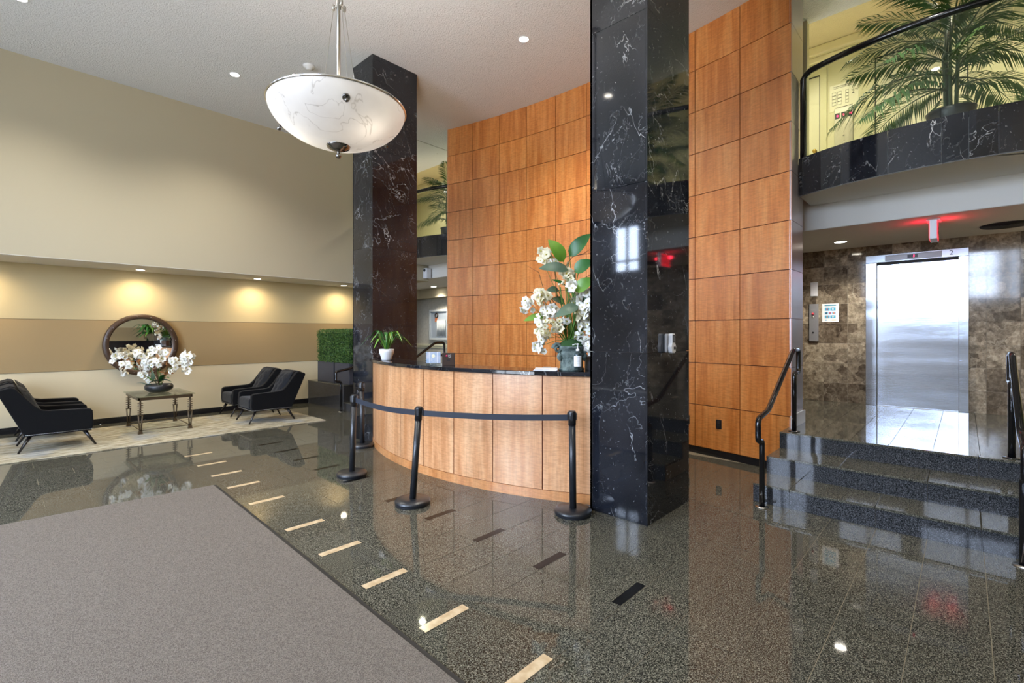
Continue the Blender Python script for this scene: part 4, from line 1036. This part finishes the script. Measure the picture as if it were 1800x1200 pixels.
# palms
def palm(x, y, z, label, R_, H_, nf, seed, bias=0.0, grp=None):
    p = thing('potted_palm', label, 'palm', (x, y, z)); random.seed(seed)
    M().lathe([(0.001, 0.0), (0.16, 0.0), (0.19, 0.27), (0.20, 0.30), (0.18, 0.30), (0.17, 0.27), (0.001, 0.26)], 24).build('pot', DARKPOT, p)
    fr = []
    for v in range(4):                          # four frond shapes, shared
        L = 1.0; m = M(); st = M(); pts = []
        droop = [0.30, 0.55, 0.8, 0.42][v]
        for i in range(15):
            t = i / 14; pts.append(Vector((L * t, 0, 0.35 * t - droop * t * t)))
        for i in range(2, 42):
            t = i / 42; j = t * 14; a = int(j); f_ = j - a
            c = pts[a].lerp(pts[min(a + 1, 14)], f_); tan = (pts[min(a + 1, 14)] - pts[a]).normalized()
            ll = 0.40 * math.sin(PI * (0.12 + 0.84 * t)) ** 0.8 * L
            for s in (-1, 1):
                d = (Vector((0, s, 0)) * 0.8 + tan * 0.75 + Vector((0, 0, random.uniform(-.25, .12)))).normalized()
                w = 0.011; up = tan.cross(d).normalized(); sd = d.cross(up).normalized()
                mid = c + d * ll * 0.5 + Vector((0, 0, 0.01)); e = c + d * ll * 0.92 + Vector((0, 0, -0.10 * ll / .3 * random.uniform(.4, 1.2)))
                m.add([c, mid + sd * w, e, mid - sd * w], [(0, 1, 2, 3)])
        st.tube(pts, [0.011 - 0.0006 * i for i in range(15)], 5)
        fr.append((m, st))
    base_ = [None] * 4
    for k in range(nf):
        v = k % 4; a = 2 * PI * k * 0.381966 + random.uniform(-.2, .2)
        h0 = H_ * (0.15 + 0.72 * (k / nf)); elev = -0.15 + 0.9 * (k / nf) + random.uniform(-.1, .1)
        sc = R_ * random.uniform(.75, 1.05) * (1.0 - 0.15 * (k / nf))
        rot = Euler((0, -elev, a)); loc = Vector((math.cos(a) * .04, math.sin(a) * .04, 0.3 + h0))
        if base_[v] is None:
            o = fr[v][0].build('frond', PALML, p, fix=False); s_ = fr[v][1].build('frond_stem', PALMS, o); base_[v] = o
            o.location = loc; o.rotation_euler = rot
        else:
            o = copy_of(base_[v], p, loc, rot); copy_of(base_[v].children[0], o)
        o.scale = (sc, sc, sc)
    for k in range(9):
        a = random.uniform(0, 6.28); r = random.uniform(.02, .09)
        M().tube([(r * math.cos(a), r * math.sin(a), .26), (r * 1.4 * math.cos(a), r * 1.4 * math.sin(a), .26 + H_ * .5), (r * .8 * math.cos(a), r * .8 * math.sin(a), .3 + H_ * random.uniform(.7, .9))], [.014, .012, .008], 6).build('cane', PALMS, p)
palm(6.62, 0.10, 3.5, 'tall potted palm behind the glass balustrade over the elevator', 1.05, 1.15, 25, 4)
palm(6.66, 8.06, 3.5, 'tall potted palm on the far balcony between column and wood wall', 0.78, 1.0, 22, 8)
# fern opposite the mirror
fe = thing('potted_fern', 'green fern in a glass bowl seen reflected in the round mirror', 'plant', (4.05, -1.35, 1.28))
M().lathe([(0.001, 0), (0.12, 0), (0.2, 0.1), (0.2, 0.2), (0.15, 0.26)], 24).build('bowl', glass('silver_glass_bowl', (.7, .75, .8), .05), fe)
random.seed(2)
for k in range(60):
    a = random.uniform(0, 6.28); L = random.uniform(.3, .6); hh = random.uniform(.0, .4); m = M(); pts = []
    for i in range(8):
        t = i / 7; pts.append(Vector((math.cos(a) * L * t, math.sin(a) * L * t, .24 + hh * math.sin(PI * t * .7) + .2 * t - .35 * t * t)))
    strap(m, pts, .045); m.build('fern_frond', LEAFD if k % 3 else LEAFL, fe, fix=False)
# a little green sprig at the far right edge of the photograph, plant on the near platform
rp_ = thing('potted_plant', 'leafy green plant on the near platform beside the handrail', 'plant', (5.55, -0.82, ZL))
M().lathe([(0.001, 0), (0.12, 0), (0.15, 0.28), (0.13, 0.28), (0.001, .25)], 20).build('pot', DARKPOT, rp_)
random.seed(12)
for k in range(26):
    a = random.uniform(0, 6.28); L = random.uniform(.2, .34); hh = random.uniform(.35, .85); m = M(); pts = []
    for i in range(8):
        t = i / 7; pts.append(Vector((math.cos(a) * L * t, math.sin(a) * L * t, .26 + hh * t - .1 * t * t)))
    strap(m, pts, .03); m.build('leaf', LEAFL if k % 2 else LEAFD, rp_, fix=False)

# ------------------------------------------------------------------ furniture
ru = M(); 
rg = M().box(-1.2, 8.30, 0.0, 4.02, 10.30, 0.014, cut=0.004).build('area_rug', RUGM); tag(rg, 'long distressed beige and grey rug under the armchairs', 'rug')
def armchair(x, y, rz, label, src=None):
    if src: return copy_tree(src, None, (x, y, 0.020), rz, label)
    c = thing('armchair', label, 'armchair', (x, y, 0.020), rz, 'black velvet armchairs')
    # faces local +X; origin at centre of the footprint
    zb = 0.215
    side = [(-0.33, zb), (0.33, zb), (0.345, 0.30), (0.335, 0.47), (0.32, 0.495), (0.28, 0.505), (-0.10, 0.52), (-0.17, 0.535), (-0.24, 0.60), (-0.41, 0.83), (-0.45, 0.85), (-0.56, 0.815), (-0.575, 0.79)]
    for s in (-1, 1):
        a, b = (0.255, 0.345) if s > 0 else (-0.345, -0.255)
        M().prism(side, a, b, 'xz').build('arm', VELVET, c, bevel=0.022, seg=3)
    back = [(-0.20, zb), (-0.33, zb), (-0.575, 0.79), (-0.54, 0.835), (-0.46, 0.86), (-0.41, 0.85), (-0.38, 0.80), (-0.20, 0.42)]
    M().prism(back, -0.26, 0.26, 'xz').build('backrest', VELVET, c, bevel=0.02, seg=3)
    # tufted back cushion
    m = M(); NU, NV = 15, 15; vs = []
    p0, p1 = Vector((-0.17, 0, 0.40)), Vector((-0.39, 0, 0.845)); nrm = Vector((0.895, 0, 0.443))
    tufts = [(u, v) for v in (0.3, 0.55, 0.8) for u in ((0.2, 0.5, 0.8) if v != 0.55 else (0.35, 0.65))]
    for j in range(NV):
        for i in range(NU):
            u, v = i / (NU - 1), j / (NV - 1)
            h = 0.055 * min(1, 5 * u, 5 * (1 - u), 5 * v, 5 * (1 - v))
            for (tu, tv) in tufts: h -= 0.032 * math.exp(-(((u - tu) ** 2 + (v - tv) ** 2) / 0.004))
            vs.append(p0.lerp(p1, v) + Vector((0, (u - 0.5) * 0.50, 0)) + nrm * h)
    fs = [(j * NU + i, j * NU + i + 1, (j + 1) * NU + i + 1, (j + 1) * NU + i) for j in range(NV - 1) for i in range(NU - 1)]
    m.add(vs, fs, True); bc = m.build('back_cushion', VELVETS, c)
    bt = M()
    for (tu, tv) in tufts:
        q = p0.lerp(p1, tv) + Vector((0, (tu - .5) * .5, 0)) + nrm * 0.028
        bt.lathe([(0.001, 0.006), (0.010, 0.004), (0.012, -0.004)], 8, tuple(q))
    bt.build('tuft_buttons', VELVET, bc)['kind'] = 'stuff'
    M().prism([(-0.20, 0.24), (0.335, 0.24), (0.35, 0.28), (0.35, 0.40), (0.32, 0.425), (-0.18, 0.40)], -0.25, 0.25, 'xz').build('seat_cushion', VELVETS, c, bevel=0.03, seg=3)
    M().box(-0.32, -0.335, zb - 0.012, 0.325, 0.335, zb + 0.02).build('seat_frame', VELVET, c, bevel=0.004)
    st = M()
    def studs(a, b, n, nx):
        for i in range(n):
            p = Vector(a).lerp(Vector(b), (i + .5) / n)
            st.add([p + Vector((0, 0, .005)), p + nx * .004, p + Vector((0, 0, -.005)), p + Vector((nx.y, -nx.x, 0)) * .005, p - Vector((nx.y, -nx.x, 0)) * .005], [(0, 3, 1), (3, 2, 1), (2, 4, 1), (4, 0, 1)])
    for s in (-1, 1): studs((-.32, .347 * s, zb + .008), (.33, .347 * s, zb + .008), 42, Vector((0, s, 0)))
    studs((.336, -.34, zb + .008), (.336, .34, zb + .008), 42, Vector((1, 0, 0)))
    so_ = st.build('nailhead_trim', STUD, c); so_['kind'] = 'stuff'
    for sx in (-1, 1):
        for s in (-1, 1):
            top = Vector((0.25 * sx if sx > 0 else -0.27, 0.27 * s, zb - 0.005)); bot = Vector((0.37 if sx > 0 else -0.385, 0.315 * s, 0.0))
            M().tube([top, bot], [0.026, 0.012], 4).build('leg', LEGWOOD, c)
    return c
ch = armchair(0.585, 9.10, 0, 'black velvet armchair at the left edge, nearer of its pair')
armchair(0.585, 10.12, 0, 'black velvet armchair at the left edge, the one nearer the striped wall', ch)
armchair(3.29, 9.10, PI, 'tufted black velvet armchair facing the table, nearer of its pair', ch)
armchair(3.31, 10.10, PI, 'tufted black velvet armchair right of the table, nearer the striped wall', ch)
tb = thing('side_table', 'glass topped bronze occasional table on the rug', 'table', (TX, TY, 0.014))
hx, hy = 0.375, 0.52
M().box(-hx - 0.01, -hy - 0.01, TZ - 0.026, hx + 0.01, hy + 0.01, TZ - 0.012).build('glass_top', TABGLASS, tb, bevel=0.003)
M().box(-hx + .02, -hy + .02, TZ - 0.075, -hx + .045, hy - .02, TZ - .028).box(hx - .045, -hy + .02, TZ - 0.075, hx - .02, hy - .02, TZ - .028).box(-hx + .02, -hy + .02, TZ - 0.075, hx - .02, -hy + .045, TZ - .028).box(-hx + .02, hy - .045, TZ - 0.075, hx - .02, hy - .02, TZ - .028).build('apron', BRONZE, tb, bevel=.003)
lx, ly = 0.325, 0.475
for sx in (-1, 1):
    for sy in (-1, 1):
        m = M(); cx_, cy_ = lx * sx, ly * sy
        m.lathe([(0.001, TZ - .29), (0.012, TZ - .29), (0.012, TZ - .075), (.001, TZ - .075)], 10, (cx_, cy_, 0))
        for k in range(5): z = TZ - 0.115 - k * 0.036; m.lathe([(0.001, z - .005), (0.036, z - .004), (0.036, z + .004), (0.001, z + .005)], 14, (cx_, cy_, 0))
        m.box(cx_ - .032, cy_ - .032, TZ - .30, cx_ + .032, cy_ + .032, TZ - .285)
        for ax, ay in ((-1, -1), (1, -1), (1, 1), (-1, 1)):
            m.tube([(cx_ + .025 * ax, cy_ + .025 * ay, TZ - .29), (cx_ + .010 * ax, cy_ + .010 * ay, 0.05)], 0.007, 6)
        leg = m.build('leg', BRONZE, tb)
        M().prism([(-.03, 0), (.03, 0), (.02, .05), (-.02, .05)], -.028, .028, 'xz').build('foot', BRONZE, leg, (cx_, cy_, 0))
for (a, b) in (((-lx, -ly), (lx, -ly)), ((lx, -ly), (lx, ly)), ((lx, ly), (-lx, ly)), ((-lx, ly), (-lx, -ly))):
    M().tube([(a[0], a[1], .055), (b[0], b[1], .055)], .007, 6).build('stretcher', BRONZE, tb)

# round mirror
mr = thing('round_mirror', 'large round mirror in a brown riveted frame on the tan stripe', 'mirror', (1.785, 10.70, 1.352))
M().lathe([(0.455, -0.02), (0.462, -0.062), (0.475, -0.07), (0.53, -0.062), (0.54, -0.05), (0.54, 0.045), (0.455, 0.045), (0.455, -0.02)], 72, (0, 0, 0), 'y').build('frame', MIRFRAME, mr)
M().lathe([(0.0005, -0.018), (0.458, -0.018), (0.458, 0.0), (0.0005, 0.0)], 72, (0, 0, 0), 'y', smooth=False).build('mirror_glass', MIRROR, mr)
rv = None
for k in range(16):
    a = 2 * PI * k / 16 + .15; loc = (0.50 * math.cos(a), -0.068, 0.50 * math.sin(a))
    if rv is None: rv = M().lathe([(0.0005, -.006), (.006, -.003), (.007, .002)], 8, (0, 0, 0), 'y').build('rivet', STUD, mr, loc)
    else: copy_of(rv, mr, loc)

# entrance mat
mt_ = thing('entrance_mat', 'large taupe entrance mat with black rubber edge', 'mat', (1.545, 5.585, 0), rz=0.0)
u = Vector((-0.9984, 0.056)); v_ = Vector((-0.031, -0.9995)); Wm, Lm = 5.2, 6.6
def mp_(a, b): q = u * a + v_ * b; return (q.x, q.y)
M().prism([mp_(0, 0), mp_(Wm, 0), mp_(Wm, Lm), mp_(0, Lm)], 0.0005, 0.006, 'xy').build('rubber_border', RUBBER, mt_)
M().prism([mp_(0.028, 0.012), mp_(Wm - .03, 0.012), mp_(Wm - .03, Lm - .03), mp_(0.028, Lm - .03)], 0.006, 0.012, 'xy').build('mat_pile', CARPET, mt_)

# stanchions and belts
def stanchion(x, y, lean, label, src=None):
    s = thing('stanchion', label, 'stanchion', (x, y, 0), 0, 'black belt stanchions')
    M().lathe([(0.001, 0.0), (0.155, 0.0), (0.158, 0.006), (0.155, 0.014), (0.16, 0.018), (0.16, 0.034), (0.15, 0.046), (0.06, 0.052), (0.001, 0.052)], 40).build('base', BLKPOST, s)
    tx, ty = lean; L = Vector((tx, ty, 0.885)); b0 = Vector((0, 0, 0.045)); d = (L - b0)
    M().tube([b0, b0 + d * .86], 0.030, 18).build('post', BLKPOST, s)
    hd = M().tube([b0 + d * .855, b0 + d * .99, b0 + d], [0.034, 0.034, 0.028], 18).build('belt_head', BLKP, s)
    for k in range(4):
        a = k * PI / 2 + 0.6; e = Vector((math.cos(a), math.sin(a), 0)) * .034
        M().box(-.007, -.010, -.06, .007, .010, .0, Matrix.Translation(b0 + d * .98 + e) @ Matrix.Rotation(a, 4, 'Z')).build('belt_clip', BLKPOST, hd)
    return s, Vector((x, y, 0)) + b0 + d * .93
s1, h1 = stanchion(2.66, 4.88, (0.017, -0.021), 'black belt post standing between the desk and the entrance mat, left end of the belt')
s2, h2 = stanchion(2.60, 3.67, (0.040, -0.043), 'leaning black belt post in the middle of the belt run')
s3, h3 = stanchion(3.40, 2.46, (-0.007, 0.007), 'black belt post beside the near black column')
s4, h4 = stanchion(3.44, 6.03, (-0.004, 0.004), 'black belt post with no belt beside the far black column')
def belt(a, b, label, sag):
    pts = bend(a, b, -sag, 14); vs = []; d = (b - a).normalized(); nrm = Vector((-d.y, d.x, 0)).normalized() * .0012
    for p in pts[0:]:
        for q in (p + Vector((0, 0, .026)) + nrm, p - Vector((0, 0, .026)) + nrm, p - Vector((0, 0, .026)) - nrm, p + Vector((0, 0, .026)) - nrm): vs.append(q)
    fs = []
    for i in range(len(pts) - 1):
        for k in range(4): fs.append((i * 4 + k, i * 4 + (k + 1) % 4, i * 4 + 4 + (k + 1) % 4, i * 4 + 4 + k))
    fs += [(0, 1, 2, 3), tuple(len(vs) - 4 + k for k in (3, 2, 1, 0))]
    tag(M().add(vs, fs).build('barrier_belt', BELT), label, 'belt')
def ends(a, b, r=.036): d = (b - a).normalized(); return a + d * r, b - d * r
belt(*ends(h1, h2), 'navy black barrier belt between the left and middle posts', 0.025)
belt(*ends(h2, h3), 'navy black barrier belt between the middle post and the near column', 0.015)

# handrails on the steps
def rounded(pts, r=0.05, n=4):
    pts = [Vector(p) for p in pts]; o = [pts[0]]
    for i in range(1, len(pts) - 1):
        a, b, c = pts[i - 1], pts[i], pts[i + 1]
        ra = min(r, (a - b).length * .45, (c - b).length * .45)
        p, q = b + (a - b).normalized() * ra, b + (c - b).normalized() * ra
        for k in range(n + 1):
            t = k / n; o.append(p * (1 - t) ** 2 + b * 2 * t * (1 - t) + q * t * t)
    o.append(pts[-1]); return o
def stair_rail(y, label):
    h = thing('handrail', label, 'handrail', (4.68, y, 0))
    p = [(0, 0, 0.0), (0, 0, 0.60), (-0.11, 0, 0.60), (-0.11, 0, 0.80), (0.19, 0, 0.845), (1.08, 0, 1.375), (1.30, 0, 1.375), (1.30, 0, 1.13), (1.12, 0, 1.13), (1.12, 0, ZL)]
    M().tube(rounded(p, 0.055, 5), 0.024, 14).build('rail_tube', BLKMETAL, h)
    for x, z in ((0, 0.0), (1.12, ZL)):
        M().lathe([(0.001, z), (0.055, z), (0.055, z + .006), (0.026, z + .010)], 20, (x, 0, 0)).build('floor_flange', BLKMETAL if x else NICKEL, h)
    return h
stair_rail(1.32, 'black tube handrail at the wood wall side of the elevator steps')
stair_rail(-0.29, 'black tube handrail at the right edge of the elevator steps')
stair_rail(mir(1.32), 'black tube handrail seen behind the counter past the far column')
stair_rail(mir(-0.29), 'black tube handrail in front of the hedge planters')

# ------------------------------------------------------------------ pendant
PX, PY, PZ = 1.805, 3.516, 3.27
pd = thing('pendant_light', 'large alabaster bowl pendant on a nickel rod', 'pendant light', (PX, PY, PZ))
prof = []
for i in range(17):
    t = i / 16; r = 0.5 * math.sin(t * PI / 2); prof.append((max(r, 0.001), -0.285 * math.cos(t * PI / 2) ** 1.15 if t < 1 else 0.0))
bowl = M().lathe(prof, 72).build('bowl', ALAB, pd)
M().tube([(0.5 * math.cos(2 * PI * k / 72), 0.5 * math.sin(2 * PI * k / 72), 0.004) for k in range(72)], 0.011, 8, closed=True).build('rim', CHROME, pd)
M().lathe([(0.001, -0.375), (0.016, -0.37), (0.022, -0.355), (0.012, -0.338), (0.012, -0.32), (0.04, -0.315), (0.062, -0.305), (0.066, -0.298), (0.082, -0.294), (0.082, -0.284), (0.09, -0.278), (0.07, -0.262)], 32).build('finial', DKCHROME, pd)
for k in range(3):
    a = math.radians([-110.9, 129.1, 9.1][k]); r, z = 0.455, -0.105
    q = Vector((r * math.cos(a), r * math.sin(a), z)); n_ = Vector((math.cos(a) * .6, math.sin(a) * .6, -.8)).normalized()
    M().tube([q - n_ * .01, q + n_ * .004], [.028, .026], 16).tube([q + n_ * .004, q + n_ * .018, q + n_ * .035, q + n_ * .045], [.010, .010, .016, .006], 12).build('stud', DKCHROME, pd)
    cx_, cy_ = [(-.20, .10), (.13, .16), (.14, -.14)][k]
    rim = UR * cx_ + UF * cy_ + Vector((0, 0, -.12)); top = (UR * cx_ + UF * cy_).normalized() * .05 + Vector((0, 0, .80))
    M().tube([rim, top], 0.0022, 5).build('support_cable', NICKEL, pd)
    M().tube([Vector((0, 0, .80)), top], 0.006, 6).tube([top - Vector((0, 0, .02)), top + Vector((0, 0, .02))], .012, 8).build('cable_clamp', NICKEL, pd)
M().tube([(0, 0, -0.26), (0, 0, CEIL - PZ)], 0.014, 12).build('rod', NICKEL, pd)
M().lathe([(0.02, 0.78), (0.022, 0.80), (0.02, 0.83)], 14).build('collar', NICKEL, pd)
M().lathe([(0.001, CEIL - PZ - 0.05), (0.07, CEIL - PZ - .04), (0.08, CEIL - PZ)], 20).build('ceiling_canopy', NICKEL, pd)
for cx_, cy_ in ((-.27, -.04), (.24, -.10), (.02, .27)):
    q = UR * cx_ + UF * cy_
    lamp('pendant_bulb', 'POINT', (PX + q.x, PY + q.y, PZ - .085), 52, NEUT, 0.035)

# ------------------------------------------------------------------ downlights and other ceiling fittings
dl_proto = {}
def downlight(x, y, z, r, label, grp=None, power=0, color=NEUT, spot=2.2, blend=.8, tilt=None):
    o = thing('ceiling_downlight', label, 'light fixture', (x, y, z), 0, grp)
    k = round(r, 3)
    if k not in dl_proto:
        t = M().lathe([(r * .82, 0.02), (r * .82, -0.004), (r, -0.006), (r * 1.05, 0.0)], 28).build('trim_ring', WHITEP, o)
        b = M().lathe([(0.001, -0.001), (r * .82, -0.001)], 28).build('lens', BULB, o)
        dl_proto[k] = (t, b)
    else:
        for q in dl_proto[k]: copy_of(q, o)
    if power:
        lamp('downlight_beam', 'SPOT', (x, y, z - 0.02), power, color, r * .8, tilt or (0, 0, 0), spot, blend)
downlight(4.85, 4.32, CEIL, .075, 'recessed ceiling downlight above the wood wall', power=300)
downlight(2.50, 8.13, CEIL, .075, 'recessed ceiling downlight left of the pendant', power=220, color=NEUT)
for (x, y, lb) in ((2.50, 0.6, 'ceiling downlight high above the foreground floor'), (4.85, 0.3, 'ceiling downlight high above the elevator steps'), (0.2, 8.13, 'ceiling downlight above the left armchairs side'), (0.2, 4.32, 'ceiling downlight above the entrance mat'), (-2.1, 4.3, 'ceiling downlight nearest the street windows')):
    downlight(x, y, CEIL, .075, lb, 'lobby downlights', power=200)
LX = [-0.25, 1.72, 3.62, 5.48]
for i, x in enumerate(LX):
    downlight(x, 10.42, 2.652, .075, ['soffit downlight over the left pair of chairs', 'soffit downlight above the round mirror', 'soffit downlight above the right pair of chairs', 'soffit downlight above the hedge planters'][i], 'soffit downlights', power=48, color=WARM, spot=2.7, blend=1.0)
downlight(8.05, 1.26, 2.8255, .085, 'landing downlight left of the exit sign', power=130)
downlight(8.05, -1.5, 2.8255, .085, 'landing downlight beyond the round ceiling vent', power=130)
downlight(8.20, 10.6, 2.8255, .085, 'hall downlight seen past the far column', power=130)
downlight(8.05, 7.9, 2.8255, .085, 'hall downlight behind the wood wall', power=130)
for (x, y, lb) in ((7.6, 1.6, 'upper lobby downlight near the evacuation plan'), (7.6, -0.6, 'upper lobby downlight beyond the near palm'), (7.7, 8.4, 'upper lobby downlight over the far balcony palm'), (7.6, 10.3, 'upper lobby downlight at the far end of the balcony')):
    downlight(x, y, 5.98, .08, lb, 'upper lobby downlights', power=150, color=(1.0, .90, .68), spot=2.6)
sd = thing('smoke_detector', 'white smoke detector on the ceiling above the pendant', 'detector', (3.17, 7.07, CEIL))
M().lathe([(0.085, 0.0), (0.085, -0.012), (0.07, -0.03), (0.045, -0.034), (0.042, -0.055), (0.02, -0.06), (0.001, -0.06)], 28).build('housing', WHITEC, sd)
hp_ = thing('access_panel', 'square ceiling access hatch beyond the far column', 'hatch', (6.28, 8.53, CEIL))
M().box(-.38, -.38, -.006, .38, .38, 0.0).build('hatch_frame', NICKEL, hp_)
M().box(-.372, -.372, -.010, .372, .372, -.004).build('hatch_door', CEIL_M, hp_)
for (a, b) in ((.33, .36), (.33, -.1), (.33, -.36), (-.1, .36)): M().lathe([(0.001, -.014), (.008, -.012), (.008, -.009)], 8, (a, b, 0)).build('screw', NICKEL, hp_)
vt = thing('ceiling_vent', 'round dark ceiling grille on the landing ceiling', 'vent', (8.09, -0.36, 2.8255))
for k in range(6): M().lathe([(.215 - .036 * k, -.006), (.222 - .036 * k, -.014), (.20 - .036 * k, -.004)], 36).build('ring', VENTM, vt)
M().lathe([(.23, 0), (.001, -.003)], 36).build('grille_plate', VENTM, vt)
ex = thing('exit_sign', 'red lit exit sign hanging from the landing ceiling', 'sign', (7.22, 0.25, 2.8255))
M().box(-.10, -.06, -.018, .10, .06, 0).build('canopy', WHITEP, ex, bevel=.003)
M().box(-.16, -.032, -.23, .16, .032, -.02).build('housing', WHITEP, ex, bevel=.004)
for s in (-1, 1):
    f = M().box(-.15, .033 if s > 0 else -.036, -.22, .15, .036 if s > 0 else -.033, -.03).build('lit_face', EXITM, ex)
    text('exit_letters', 'EXIT', EXITD, .17, (0, .038 * s, -.125), (PI / 2, 0, 0 if s < 0 else PI), f)
for yy in (0.14, 0.36):
    lamp('exit_sign_glow', 'POINT', (7.22, yy, 2.74), 0.5, (1, .02, .05), .03).data.specular_factor = 0.0
